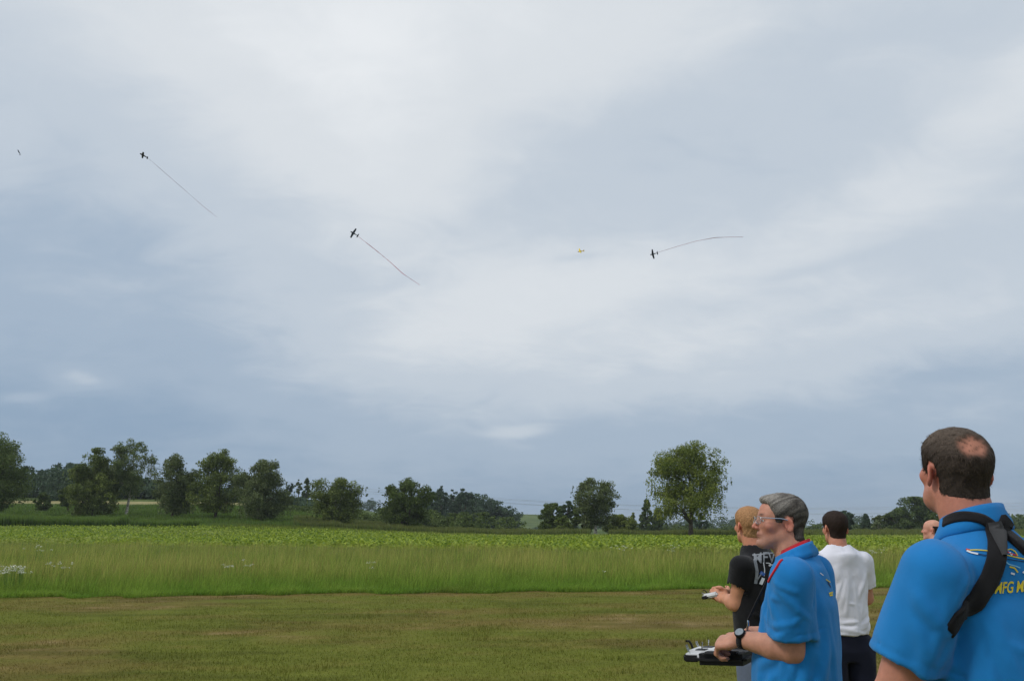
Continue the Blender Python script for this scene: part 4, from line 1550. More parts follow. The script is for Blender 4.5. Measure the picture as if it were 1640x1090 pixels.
# ---------------------------------------------------------------- builder for one man
def build_person(p, cfg):
    s = p.s
    z = lambda v: v * s                                     # heights of a 1.75 m man
    H = p.head
    hr = rotm(R(cfg['pitch']), 0, 0)
    hy = rotm(0, 0, -R(cfg['yaw'] ))
    HR = hy @ hr                                            # head axes in body axes
    hs = cfg.get('head_scale', .865)
    toQ = lambda P: ((P - H) @ HR) / hs
    jowl, wide = cfg.get('jowl', 0), cfg.get('wide', 1.0)
    sw = cfg['shoulder']                                    # half width between the shoulder joints
    zs = cfg['shoulder_z']
    nb = np.array([0, cfg.get('neck_y', -.012), cfg['neck_z']])   # base of the neck
    heavy = cfg.get('heavy', 1.0)
    nr = cfg.get('neck_r', .058)
    arms = cfg['arms']
    nk_top = H + HR @ np.array([0, -.026, -.05])

    def local(P, c_, rad, fn):
        """exact near the piece, a lower bound elsewhere"""
        r_ = np.sqrt(((P - c_) ** 2).sum(1))
        out = r_ - rad
        k = r_ < rad + .07
        if k.any():
            out[k] = fn(P[k])
        return out

    def skin(P):
        d = local(P, H, .19, lambda X: head_sdf(toQ(X), jowl, wide) * hs)
        d = smin(d, cone(P, nb + [0, .004, -.03], nk_top, nr * 1.08, nr), .016)
        d = smin(d, cone(P, (0, .005, z(1.0)), (0, .0, zs - .09), .085 * heavy, .072), .04)
        d = smin(d, cone(P, (-sw, -.012, zs - .02), (sw, -.012, zs - .02), .04, .04), .03)
        d = smin(d, cone(P, (-.06, 0, z(.93)), (.06, 0, z(.93)), .08, .08), .05)
        A = np.stack([np.abs(P[:, 0]), P[:, 1], P[:, 2]], -1)
        d = smin(d, cone(A, (.09, 0, z(.90)), (.10, .01, z(.50)), .072, .05), .03)
        d = smin(d, cone(A, (.10, .01, z(.50)), (.105, -.01, z(.10)), .048, .034), .02)
        d = smin(d, cone(A, (.105, -.03, .05), (.115, .12, .035), .033, .028), .02)
        for a in arms:
            d = smin(d, arm_sdf(P, a['S'], a['E'], a['W'], 1.0, a.get('heavy', 1.0)), .02)
            hd = local(P, np.array(a['W'], float), .23, lambda X: hand_sdf(X, a['W'], a['dir'], a['palm'], a['side'], a['curl'], a.get('hs', 1.0), a.get('spread', 0), a.get('thumb', (.75, .5, .25))))
            d = smin(d, hd, .012)
        return d

    ext = np.array([a[k] for a in arms for k in ('S', 'E', 'W')] + [H])
    lo = np.minimum(ext.min(0) - .24, [-.3, -.25, -.02]); lo[2] = -.02
    hi = np.maximum(ext.max(0) + .24, [.3, .25, 0]); hi[2] = H[2] + .17
    V, Q = poly_sdf(skin, lo, hi, cfg.get('h', .005))
    V = relax(V, Q, 1, .35)
    # skin tone: redder nose, cheeks and ears, beard shadow, lips; painted shade in the face's hollows
    q = toQ(V)
    base = np.array(cfg['skin'])
    col = np.tile(base, (len(V), 1))
    red = np.zeros(len(V))
    for c, r_, a_ in (((0, .115, -.025), .02, .8), ((.05, .06, -.025), .03, .6), ((-.05, .06, -.025), .03, .6), ((.085, -.015, 0), .035, .8), ((-.085, -.015, 0), .035, .8), ((0, -.07, -.09), .06, .45), ((0, .08, .08), .05, .3)):
        red += a_ * np.exp(-((q - np.array(c)) ** 2).sum(1) / r_ ** 2)
    red *= cfg.get('red', 1.0)
    col *= 1 + np.clip(red, 0, 1)[:, None] * np.array([.10, -.28, -.26])
    beard = np.exp(-((q - np.array([0, .07, -.085])) ** 2 / np.array([.05, .045, .035]) ** 2).sum(1)) * cfg.get('beard', 0.0)
    col *= 1 - beard[:, None] * np.array([.38, .30, .22])
    brow = np.exp(-((np.abs(q) - np.array([.028, 0, 0])) * np.array([1, 0, 0]) ** 1)[:, 0] ** 2 / .016 ** 2) * np.exp(-((q[:, 2] - .031) / .0055) ** 2) * np.clip((q[:, 1] - .05) / .02, 0, 1)
    col *= 1 - (.86 * brow)[:, None]
    eyel = np.exp(-((np.abs(q) - np.array([.031, 0, 0]))[:, 0] / .014) ** 2) * np.exp(-((q[:, 2] - .0045) / .004) ** 2) * np.clip((q[:, 1] - .06) / .02, 0, 1)
    col *= 1 - (.8 * eyel)[:, None]
    socket_shade = np.exp(-((np.abs(q) - np.array([.029, 0, 0]))[:, 0] / .018) ** 2) * np.exp(-((q[:, 2] - .006) / .013) ** 2) * np.clip((q[:, 1] - .06) / .02, 0, 1)
    col *= 1 - (.34 * socket_shade)[:, None] * np.array([.7, 1, 1])  # shade of the eye sockets, put into the skin colour
    lips = np.exp(-((q - np.array([0, .095, -.0605])) ** 2 / np.array([.022, .016, .009]) ** 2).sum(1))
    col *= 1 - lips[:, None] * np.array([.30, .48, .44])
    mouth_shade = np.exp(-((q - np.array([0, .095, -.0613])) ** 2 / np.array([.022, .02, .0028]) ** 2).sum(1))
    col *= 1 - (.5 * mouth_shade)[:, None]  # dark line between the lips: painted crease shade
    ear_shade = np.exp(-((np.abs(q) * np.array([1, 0, 0]) + q * np.array([0, 1, 1]) - np.array([.090, -.010, -.004])) ** 2 / np.array([.012, .009, .014]) ** 2).sum(1))
    col *= 1 - (.45 * ear_shade)[:, None]  # shade inside the ear hollow, painted on the skin
    o = p.finish_root(V, Q, col, skin_mat('skin', base))

    # ------------------------------------------------ shirt
    rows = smooth_rows(cfg['rows'])
    hem = cfg['hem']
    cuts = []
    for a in arms:
        S, E = np.array(a['S'], float), np.array(a['E'], float)
        ax = (E - S) / np.linalg.norm(E - S)
        cuts.append((S, S + ax * a['sleeve'], ax, a.get('sr0', .080), a.get('sr1', .084)))
    fl = []
    sd_ = cfg.get('seed', 1)

    def shirt(P):
        d = loft_sdf(P, rows, cfg.get('power', 2.4))
        sl = cfg['neck_z'] - zs - .013
        A = np.stack([np.abs(P[:, 0]), P[:, 1], P[:, 2]], -1)
        d = smin(d, cone(A, (.035, -.018, zs + sl - .045), (sw - .005, -.012, zs - .010), .068, .058), .05)
        tee = cfg.get('neckline', 0) < 0
        d = smin(d, cone(P, (0, nb[1] - .008, nb[2] - .075), (0, nb[1] + .008, nb[2] + (-.030 if tee else .004)), .098, nr + (.024 if tee else .012)), .05)
        for S, Eh, ax, r0, r1 in cuts:
            c = cone(P, S, Eh + ax * .08, r0, r1 + (r1 - r0) * .08 / max(.05, np.linalg.norm(Eh - S)))
            c = smax(c, (P - Eh) @ ax, .004)
            c = smax(c, -cone(P, Eh - ax * .012, Eh + ax * .2, r1 - cfg.get('wall', .013), r1 - cfg.get('wall', .013)), .002)
            d = smin(d, c, .009)
        k = np.abs(d) < .045
        if k.any():
            X = P[k]
            d[k] = d[k] - folds(X, fl) - wobble(X, cfg.get('wob', .0055), 17, sd_) - wobble(X, .0014, 45, sd_ + 5)
        for S, Eh, ax, r0, r1 in cuts:                      # hollow sleeve end
            hemline = (P - Eh) @ ax
            near = cone(P, Eh, Eh + ax * .001, r1 + .02, r1 + .02) < .02
            d = d + np.where(near, .0022 * np.exp(-((hemline + .024) / .0045) ** 2), 0)
        hr_ = nr + .004
        hol = np.sqrt(P[:, 0] ** 2 + (P[:, 1] - nb[1] - .012) ** 2) - hr_   # neck opening
        d = smax(d, -np.maximum(hol, (nb[2] - .020 + min(0, cfg.get('neckline', 0)) + cfg.get('neck_slope', -.35) * (P[:, 1] + .02)) - P[:, 2]), .008)
        top_cut = np.maximum((nb[2] + cfg.get('neckline', .012) - .35 * (P[:, 1] + .06)) - P[:, 2], np.sqrt(P[:, 0] ** 2 + (P[:, 1] - nb[1] - .007) ** 2) - (nr + .016))
        d = smax(d, -top_cut, .005)
        return d

    sl_ext = np.array([c[1] for c in cuts] + [c[0] for c in cuts])
    lo = np.minimum(sl_ext.min(0) - .13, [-rows[:, 1].max() - .04, -rows[:, 3].max() - .05, 0]); lo[2] = min(hem - .03, sl_ext[:, 2].min() - .1)
    hi = np.maximum(sl_ext.max(0) + .13, [rows[:, 1].max() + .04, rows[:, 2].max() + .05, 0]); hi[2] = zs + .16
    if cfg.get('folds'):
        cv_, cq_ = poly_sdf(shirt, lo, hi, .014)
        cb_ = bvh_of(cv_, cq_)
        fl += lay_folds(cb_, cfg['folds'], sd_)
        for rf in cfg.get('seams', []):
            fl += ring_fold(cb_, *rf)
    SV, SQ = poly_sdf(shirt, lo, hi, cfg.get('hs', .006))
    SV = relax(SV, SQ, 1, .3)
    p.shirt = p.add('shirt', SV, SQ, cfg['shirt_mat'])
    if cfg.get('shirt_label'):
        p.shirt['label'] = cfg['shirt_label']
    p.bvh = bvh_of(SV, SQ)

    # ------------------------------------------------ trousers and shoes
    wr = cfg.get('waist', (.155, .115))

    def pants(P):
        A = np.stack([np.abs(P[:, 0]), P[:, 1], P[:, 2]], -1)
        k = np.array([[z(1.02), wr[0], wr[1], wr[1], 0], [z(.93), wr[0] + .012, wr[1], wr[1] + .025, 0], [z(.84), wr[0] + .008, wr[1] - .01, wr[1] + .02, 0], [z(.78), wr[0] - .02, .08, .09, 0]])
        d = loft_sdf(P, k[::-1], 2.3)
        d = smin(d, cone(A, (.088, -.005, z(.86)), (.100, .010, z(.50)), .098, .074), .025)
        d = smin(d, cone(A, (.100, .010, z(.50)), (.106, -.012, .07), .072, .066), .03)
        d = smax(d, .055 - P[:, 2], .01)
        d = smax(d, -(cone(A, (.0, 0, .05), (0, 0, z(.78)), .022, .004)), .01)
        d = d - .004 * np.sin(P[:, 2] * 55 + 3 * np.sin(P[:, 0] * 20)) * np.exp(-((P[:, 2] - z(.5)) / .09) ** 2) - wobble(P, .004, 22, sd_ + 9)
        return d

    PV, PQ = poly_sdf(pants, (-.28, -.22, .02), (.28, .22, z(1.06)), .009)
    p.add('trousers', relax(PV, PQ, 1, .3), PQ, cfg['pants_mat'])
    for sx in (-1, 1):
        def shoe(P):
            d = cone(P, (sx * .106, -.045, .052), (sx * .118, .14, .042), .042, .040)
            d = smin(d, cone(P, (sx * .106, -.035, .07), (sx * .106, -.01, .11), .045, .044), .02)
            return smax(d, .004 - P[:, 2], .004)
        FV, FQ = poly_sdf(shoe, (sx * .11 - .09, -.14, -.01), (sx * .11 + .09, .24, .18), .009)
        p.add('shoe', FV, FQ, cfg['shoe_mat'])

    # ------------------------------------------------ hair
    hc = cfg['hair']
    qa, qb = toQ(nb[None] + [[0, .004, -.03]])[0], toQ(nk_top[None])[0]
    core = lambda Q_: smin(head_core(Q_, jowl, wide), cone(Q_, qa, qb, nr * 1.08 / hs, nr / hs), .03 / hs)
    hf = lambda Q_: hair_field(Q_, core, hc['region'], hc['thick'], hc.get('w', .018)) - hc.get('rough', .0012) * np.sin(Q_ @ np.array([210, 90, 60]) + 2 * np.sin(Q_ @ np.array([40, 130, 110]))) * (hc['region'](Q_) < -.006)
    HV, HQ = poly_sdf(hf, (-.14, -.17, -.15), (.14, .16, .18), .004)
    keep = (hc['region'](HV) < .004)
    HQ = HQ[keep[HQ].all(1)]
    toB = lambda v: H + (v * hs) @ HR.T
    hcol = np.array(hc['col'])
    r = np.random.default_rng(sd_)
    tone = (0.45 + .5 * r.uniform(0, 1, len(HV)))[:, None]
    grey = hc.get('tone')
    cvar = hcol * tone if grey is None else grey(HV) * tone
    if hc.get('bare') is not None:
        t_ = hc['bare'](HV)[:, None]
        cvar = cvar * (1 - t_) + base * np.array([1.04, 1.06, 1.08]) * t_
    hair = p.add('hair', toB(HV), HQ, M_HAIR, cvar)
    sv, sf_, sc = strands(HV, HQ, hc.get('n', 6000), hc.get('len', .02), hc['flow'], hcol, .45, hc.get('lift', .25), hc.get('sw', .0016), sd_ + 2, hc.get('mask'))
    if grey is not None:
        sc = grey(sv) * np.repeat(r.uniform(.55, 1.7, (len(sv) // 5, 1)), 5, 0)
    st = p.add('hair_strands', toB(sv), sf_, M_HAIR, sc, smooth=False, parent=hair)
    st['kind'] = 'stuff'

    # ------------------------------------------------ eyes
    for sx in (-1, 1):
        th, ph = np.meshgrid(np.linspace(0, np.pi, 9), np.linspace(0, 2 * np.pi, 14, endpoint=False), indexing='ij')
        rr = .0110
        ev = np.stack([rr * np.sin(th) * np.cos(ph), rr * np.cos(th), rr * np.sin(th) * np.sin(ph)], -1).reshape(-1, 3)
        ec = np.where((th.ravel() < .55)[:, None], rgb(60, 70, 80), rgb(214, 208, 202))
        ec = np.where((th.ravel() < .3)[:, None], rgb(10, 10, 12), ec)
        ev = ev + np.array([sx * .031 * wide, .0800, .0050])
        fq = np.array([[i * 14 + j, i * 14 + (j + 1) % 14, (i + 1) * 14 + (j + 1) % 14, (i + 1) * 14 + j] for i in range(8) for j in range(14)])
        p.add('eye', toB(ev), fq, M_EYE, ec)
    p.toB, p.HR, p.toQ, p.nb = toB, HR, toQ, nb
    return p


M_EYE = mat_tint('eyeball', 0.15, 0.5)
M_BLUE = cloth_mat('blue_polo', srgb(30, 126, 196), .10)
M_BLACK = cloth_mat('black_tee', srgb(22, 22, 25), .12)
M_WHITE = cloth_mat('white_tee', srgb(234, 234, 244), .02, .05)
M_GREYSHIRT = cloth_mat('grey_tee', srgb(90, 94, 100), .05)
M_NAVY = cloth_mat('navy_trousers', srgb(30, 33, 48), .15, .05, .3, 500)
M_JEANS = cloth_mat('faded_jeans', srgb(104, 114, 132), .18, .05, .4, 500)
M_SHOE = mat_noise('shoe_leather', srgb(30, 28, 27), srgb(48, 45, 42), 20, 0.6, 0.2)
M_STRAP = cloth_mat('black_webbing', srgb(26, 25, 28), .2, .1, .5, 700, .7)
M_RED = cloth_mat('red_neckband', srgb(190, 28, 44), .1)
M_YELLOW = mat_noise('yellow_print', srgb(214, 190, 40), srgb(228, 206, 60), 200, 0.7)
M_PRINTW = mat_noise('white_print', srgb(210, 214, 220), srgb(230, 232, 236), 100, 0.7)
M_PRINTR = mat_noise('red_print', srgb(190, 40, 48), srgb(206, 56, 60), 100, 0.7)
M_PRINTD = mat_noise('dark_blue_print', srgb(14, 40, 84), srgb(20, 52, 100), 100, 0.7)
M_PRINTLB = mat_noise('light_blue_print', srgb(110, 180, 220), srgb(134, 196, 230), 100, 0.7)
M_PRINTG = mat_noise('grey_print', srgb(112, 116, 122), srgb(158, 162, 168), 60, 0.8)
M_PRINTB = mat_noise('blue_print', srgb(46, 84, 160), srgb(60, 100, 176), 60, 0.7)
M_ORANGE = mat_noise('orange_print', srgb(220, 150, 40), srgb(232, 168, 56), 60, 0.7)
M_METAL = mat_noise('polished_metal', srgb(190, 192, 196), srgb(214, 216, 220), 20, 0.22, metal=1.0)
M_WHITEP = mat_noise('white_plastic', srgb(206, 208, 210), srgb(224, 226, 228), 12, 0.35, 0.1, 200)
M_DIAL = mat_noise('watch_dial', srgb(120, 130, 138), srgb(150, 158, 164), 60, 0.2, spec=0.6)


def std_region(front=.075, back=-.075, side=-.02, fy=.0, temple=.075, burn=0.0):
    """hairline of a short haircut: negative inside the hair"""
    def g(Q):
        y, z_ = Q[:, 1], Q[:, 2]
        # lower limit over the front-back position: nape, above the ear, temple, forehead
        lim = np.interp(y, [-.11, -.075, -.045, -.036, .004, .010, .028 + fy, .034 + fy, .05 + fy * .8, .07, .1], [back + .0, back, back + .012, .030, .036, side + burn, side + burn, .032, temple - .02, front - .004, front + .004])
        side_f = np.clip((np.abs(Q[:, 0]) - .02) / .035, 0, 1)
        back_lim = np.interp(y, [-.1, -.02, .0, .04, .06], [back, back, back, front - .02, front])
        L = lim * side_f + np.where(y > .03, np.maximum(back_lim, lim), back_lim) * (1 - side_f)
        return L - z_
    return g

# ================================================================== the five men
FLOW_BACK = lambda P: np.stack([P[:, 0] * 3, -.5 - P[:, 1] * 2, -.35 - .8 * np.clip(-P[:, 1] * 12, 0, 1.5)], -1)


def mirror(a):
    b = {k: v for k, v in a.items()}
    for k in ('S', 'E', 'W', 'dir', 'palm', 'side'):
        b[k] = np.array(a[k], float) * [-1, 1, 1]
    return b


def dirl(p, v):
    return p.R.T @ np.array(v, float)


# ---- heavy man in profile, blue polo, glasses
c = Person(1249, 838, 3.45, -60, 'grey haired man in glasses and blue polo, in profile, holding a transmitter at his belly')
c.place((0, .052))
S = np.array([-.196, -.028, 1.415])
E = c.loc(1270, 1040, 3.20)
Wl = c.loc(1182, 1022, 3.36)
la = dict(S=S, E=E, W=Wl, dir=c.loc(1146, 1030, 3.43) - Wl, palm=dirl(c, (.1, .55, -.9)), side=dirl(c, (-.3, .9, .5)), curl=(.75, 1.0, .8), sleeve=.200, sr0=.080, sr1=.083, heavy=1.12, thumb=(.55, .8, .1), hs=1.05)
ra = mirror(la)


def grey_tone(Q):
    base = np.array(rgb(104, 98, 91)); light = np.array(rgb(172, 166, 158)); dark = np.array(rgb(66, 60, 55))
    t = np.clip((Q[:, 2] - .03) / .07, 0, 1)[:, None] * np.clip((Q[:, 1] + .09) / .12, .3, 1)[:, None]
    m = (.5 + .5 * np.sin(Q @ np.array([60, 110, 150]) + 2 * np.sin(Q @ np.array([90, 30, 50]))))[:, None]
    return dark + (base - dark) * m + (light - base) * t * (.55 + .45 * m)


def quiff(Q):
    side = np.clip((Q[:, 2] + .01) / .07, .25, 1)
    return side * (.009 + .006 * np.clip((Q[:, 2] - .06) / .05, 0, 1) + .010 * np.clip((Q[:, 1] - .05) / .045, 0, 1) * np.clip((Q[:, 2] - .06) / .02, 0, 1) + .004 * np.clip((-Q[:, 1] - .02) / .06, 0, 1))


build_person(c, dict(pitch=6, yaw=-30, neck_y=-.004, neck_z=1.484, jowl=.0, wide=1.0, shoulder=.190, shoulder_z=1.415, heavy=1.25, neck_r=.062, arms=[la, ra], skin=rgb(192, 138, 115), red=1.1, beard=.8,
                     rows=[(.82, .168, .168, .128, 0), (.95, .170, .184, .130, 0), (1.08, .170, .184, .134, 0), (1.2, .166, .160, .142, 0), (1.3, .168, .130, .146, 0), (1.38, .150, .105, .122, 0), (1.43, .125, .08, .092, 0)],
                     hem=.82, folds=[((-.27, .09, 1.37), (0, -.6, -.5), 6, .15, .010, .010), ((-.28, -.06, 1.27), (0, .7, -.2), 6, .13, .010, .010), ((-.18, -.12, 1.28), (0, -.3, -1), 7, .32, .014, .012), ((-.17, -.05, 1.18), (0, .5, -.8), 5, .25, .014, .010), ((-.12, .12, 1.38), (-.2, .4, -.7), 5, .18, .012, .009), ((-.16, .12, 1.1), (.1, .3, -.6), 4, .2, .014, .008)], seams=[((-.180, -.028, 1.400), (.005, .09, 0), (.015, 0, .09), .006, -.006)], seed=3, h=.0047, hs=.0058, wall=.017, shirt_mat=M_BLUE, pants_mat=M_NAVY, shoe_mat=M_SHOE, waist=(.175, .15), 
                     hair=dict(region=std_region(.082, -.078, .0, .012), thick=quiff, col=rgb(92, 88, 84), tone=grey_tone, flow=FLOW_BACK, n=15000, len=.017, lift=.15, sw=.0014)))
cc_ = c.nb + [0, .010, -.004]
V, F = collar_mesh(c.bvh, cc_, .068, .068, .034, .034, .026, R(-25), R(-150), R(150))
c.add('collar', V, F, M_BLUE)
V, F = band_mesh(cc_, .0640, .048, R(-25), R(-150), R(150))
nbnd = c.add('neckband', V, F, M_RED)
nbnd['label'] = 'red neckband showing above the collar'
# lanyard down the chest, then a strap to the transmitter
pts = [c.pix_on(c.bvh, x, y) for x, y in ((1259, 888), (1253, 896), (1247, 905), (1241, 914), (1236, 922), (1231, 931), (1227, 938))]
pts = [np.array(h[0]) for h in pts if h[0] is not None]
if len(pts) > 2:
    V, F = ribbon(c.bvh, pts, .010, .003, .0015, 16)
    c.add('lanyard', V, F, M_RED)
# glasses
M_LENS, nt_, b_ = mat_base('lens_glass')
b_.inputs['Roughness'].default_value = 0.03
tr_ = nnode(nt_, 'ShaderNodeBsdfTransparent')
ms_ = nnode(nt_, 'ShaderNodeMixShader')
ms_.inputs[0].default_value = 0.10
nt_.links.new(tr_.outputs[0], ms_.inputs[1]); nt_.links.new(b_.outputs[0], ms_.inputs[2])
nt_.links.new(ms_.outputs[0], nt_.nodes['Material Output'].inputs['Surface'])
gl = lambda pt: c.toB(np.array([pt]))[0]
for sx in (-1, 1):
    V, F = tube([gl((sx * .083, -.014, .016)), gl((sx * .082, .02, .020)), gl((sx * .075, .075, .017)), gl((sx * .063, .104, .015))], [.0022] * 4, 6)
    c.add('temple_arm', V, F, M_METAL)
    ring = []
    for t in np.linspace(0, 2 * np.pi, 21):
        ex = np.sign(math.cos(t)) * abs(math.cos(t)) ** .6 * .0255
        ez = np.sign(math.sin(t)) * abs(math.sin(t)) ** .6 * .0165
        ring.append((sx * (.0335 + ex * 1.0), .112 - .010 * abs((.0335 + ex) / .06) ** 2, .004 + ez))
    V, F = tube([gl(q_) for q_ in ring], [.0012] * 21, 5)
    c.add('rim', V, F, M_METAL)
    V = [gl(q_) for q_ in ring[:-1]]
    mg = M_LENS
    c.add('lens', V, [list(range(20))], mg, smooth=False)
V, F = tube([gl((-.009, .1105, .010)), gl((0, .1135, .013)), gl((.009, .1105, .010))], [.0014] * 3, 5)
c.add('bridge', V, F, M_METAL)
# wrist watch
ax = (Wl - E) / np.linalg.norm(Wl - E)
wc = Wl - ax * .022
e1 = np.cross(ax, [0, 0, 1.0]); e1 /= np.linalg.norm(e1); e2 = np.cross(e1, ax)
th = np.linspace(0, 2 * np.pi, 24, endpoint=False)
rings = [np.array([wc + ax * o_ + (e1 * math.cos(t) + e2 * math.sin(t)) * r_ for t in th]) for o_, r_ in ((-.012, .0295), (-.011, .036), (.011, .0345), (.012, .028))]
V, F = loft(rings)
c.add('watch_strap', V, F, M_STRAP)
cam_l = c.R.T @ (CAM - c.world(wc)); cam_l /= np.linalg.norm(cam_l)
nd = cam_l + np.array([0, 0, .75]); nd -= ax * (nd @ ax); nd /= np.linalg.norm(nd)
f1 = np.cross(nd, ax)
rings = [np.array([wc + nd * o_ + (ax * math.cos(t) + f1 * math.sin(t)) * r_ for t in th]) for o_, r_ in ((.026, .020), (.041, .021), (.044, .018))]
V, F = loft(rings)
wd_ = c.add('watch_case', V, F, M_DARKP)
V = np.array([wc + nd * .0445 + (ax * math.cos(t) + f1 * math.sin(t)) * .0165 for t in th])
c.add('dial', V, [list(range(24))], M_DIAL, smooth=False, parent=wd_)
# prints on chest and back
for nm, st_, m_ in (('back_print', [(1313, 917), (1318, 921)], M_PRINTW), ('back_print', [(1322, 927), (1329, 932)], M_YELLOW), ('back_print', [(1325, 931), (1330, 940)], M_PRINTD), ('back_lettering', [(1327, 950), (1333, 948)], M_YELLOW), ('back_lettering', [(1328, 953), (1333, 952)], M_YELLOW), ('chest_emblem', [(1219, 944), (1224, 938)], M_ORANGE)):
    V, F = stroke_2d(st_, 1.3 if nm != 'back_lettering' else 2.6, 6)
    decal(c, c.bvh, nm, V, F, m_, parent=c.shirt)


# ---- his transmitter on a black tray
def box(cx, cy, cz, sx, sy, sz, bev=.006, top=1.0):
    """box with rounded edges, optionally narrower on top"""
    bm = bmesh.new()
    bmesh.ops.create_cube(bm, size=1.0)
    for v in bm.verts:
        k = top if v.co.z > 0 else 1.0
        v.co = Vector((cx + v.co.x * sx * k, cy + v.co.y * sy * k, cz + v.co.z * sz))
    bmesh.ops.bevel(bm, geom=bm.edges[:], offset=bev, segments=2, affect='EDGES')
    V = [tuple(v.co) for v in bm.verts]; F = [[v.index for v in f.verts] for f in bm.faces]
    bm.free()
    return V, F


def transmitter(label, loc, rz, tilt, k, body_mat, tray, group=None, dy=0.0):
    root = empty('radio_transmitter', loc)
    root.rotation_euler = (tilt, 0, rz)
    root.scale = (k, k, k)
    tag(root, label, 'transmitter', group)
    add = lambda nm, vf, m, par=root, sm=False: link(nm, poly_mesh(nm, vf[0], vf[1], sm), m, par)
    if tray:
        V, F = box(0, -.040, -.012, .27, .24, .050, .020, 1.0)
        add('tray', (V, F), M_DARKP)
        for sx in (-1, 1):
            add('hand_rest', box(sx * .105, -.045, .016, .06, .18, .014, .006, .85), M_DARKP)
    b = add('body', box(0, .03 + dy, .0, .19, .18, .046, .014, .92), body_mat)
    add('front_face', box(0, .122 + dy, -.012, .15, .016, .030, .005), M_DARKP)
    for sx in (-1, 1):
        add('side_grip', box(sx * .088, .085 + dy, -.012, .022, .07, .030, .007), M_DARKP)
    add('screen', box(0, -.025 + dy, .0235, .08, .035, .004, .0015), M_DIAL)
    for sx in (-1, 1):
        g = add('stick_gimbal', box(sx * .05, .045 + dy, .0235, .05, .05, .005, .002), M_DARKP)
        V, F = tube([(sx * .05, .045 + dy, .024), (sx * .05, .043 + dy, .042), (sx * .05, .042 + dy, .056)], [.003, .003, .005], 8)
        link('stick', poly_mesh('stick', V, F.tolist()), M_METAL, g)
        for q_ in range(2):
            V, F = tube([(sx * (.062 + .018 * q_), .10 + dy, .018), (sx * (.062 + .018 * q_), .108 + dy, .034), (sx * (.062 + .018 * q_), .112 + dy, .046)], [.003, .0026, .0034], 6)
            link('switch', poly_mesh('switch', V, F.tolist()), M_METAL, root)
    V, F = tube([(0, .105 + dy, .018), (0, .112 + dy, .042), (-.01, .118 + dy, .056), (-.03, .125 + dy, .058)], [.006, .0055, .0055, .005], 8)
    link('aerial', poly_mesh('aerial', V, F.tolist(), True), M_DARKP, root)
    return root


tpos = c.world(c.loc(1152, 1046, 3.58))
transmitter('white transmitter on a black hand tray held by the grey haired man', tpos, -c.az, R(-3), .88, M_WHITEP, True, dy=.02)
# carrying strap with its metal clip
ck0, ck1, ck2 = c.loc(1212, 962, 3.42), c.loc(1198, 992, 3.47), c.loc(1195, 1010, 3.50)
V, F = tube([c.loc(1228, 930, 3.40), ck0, ck1], [.004, .004, .004], 6)
c.add('neck_strap', V, F, M_STRAP)
V, F = tube([ck1, ck1 + [.008, 0, -.02], ck2 + [.008, 0, 0], ck2, ck1 + [-.006, 0, -.02], ck1], [.0035] * 6, 6)
c.add('strap_clip', V, F, M_METAL)
V, F = tube([ck2, (ck2 + c.loc(1190, 1036, 3.55)) / 2, c.loc(1190, 1036, 3.55)], [.006, .006, .005], 6)
c.add('strap_tab', V, F, M_WHITEP)

# ---- near man from behind, blue polo with harness
p = Person(1529, 757, 2.1, -27, 'near man seen from behind in blue polo with crossed black harness straps')
p.place((0, .03))
S = np.array([-.166, -.018, 1.500])
E = p.loc(1428, 1132, 1.94)
Wl = E + np.array([.09, .20, -.10])
la = dict(S=S, E=E, W=Wl, dir=(.2, .9, .1), palm=(.6, 0, -.8), side=(.3, .2, .9), curl=(.5, .7, .5), sleeve=.208, sr0=.078, sr1=.083, heavy=1.08)
ra = mirror(la)
BALD = np.array([-.004, -.094, .092])


def bald_region(Q):
    g0 = std_region(.085, -.058, -.012)(Q)
    b = .024 - np.sqrt((((Q - BALD) / np.array([1.15, 1.0, 1.0])) ** 2).sum(1)) + .003 * np.sin(Q[:, 0] * 160 + 2 * np.sin(Q[:, 2] * 120)) + .002 * np.sin(Q[:, 2] * 300 + Q[:, 0] * 190)
    return g0


def bare_spot(Q):
    d_ = np.sqrt((((Q - BALD) / np.array([1.2, 1.0, 1.0])) ** 2).sum(1)) + .002 * np.sin(Q[:, 0] * 150 + 40 * Q[:, 2])
    return sstep(.046, .014, d_) * .9


def dark_tone(Q):
    dark, warm = np.array(rgb(72, 62, 55)), np.array(rgb(134, 118, 103))
    t = np.clip((Q[:, 2] - .06) / .06, 0, 1)[:, None]
    fr = np.clip((Q[:, 1] + .02) / .08, 0, 1)[:, None]
    return dark + (warm - dark) * np.clip(t * (.35 + .65 * fr), 0, 1)


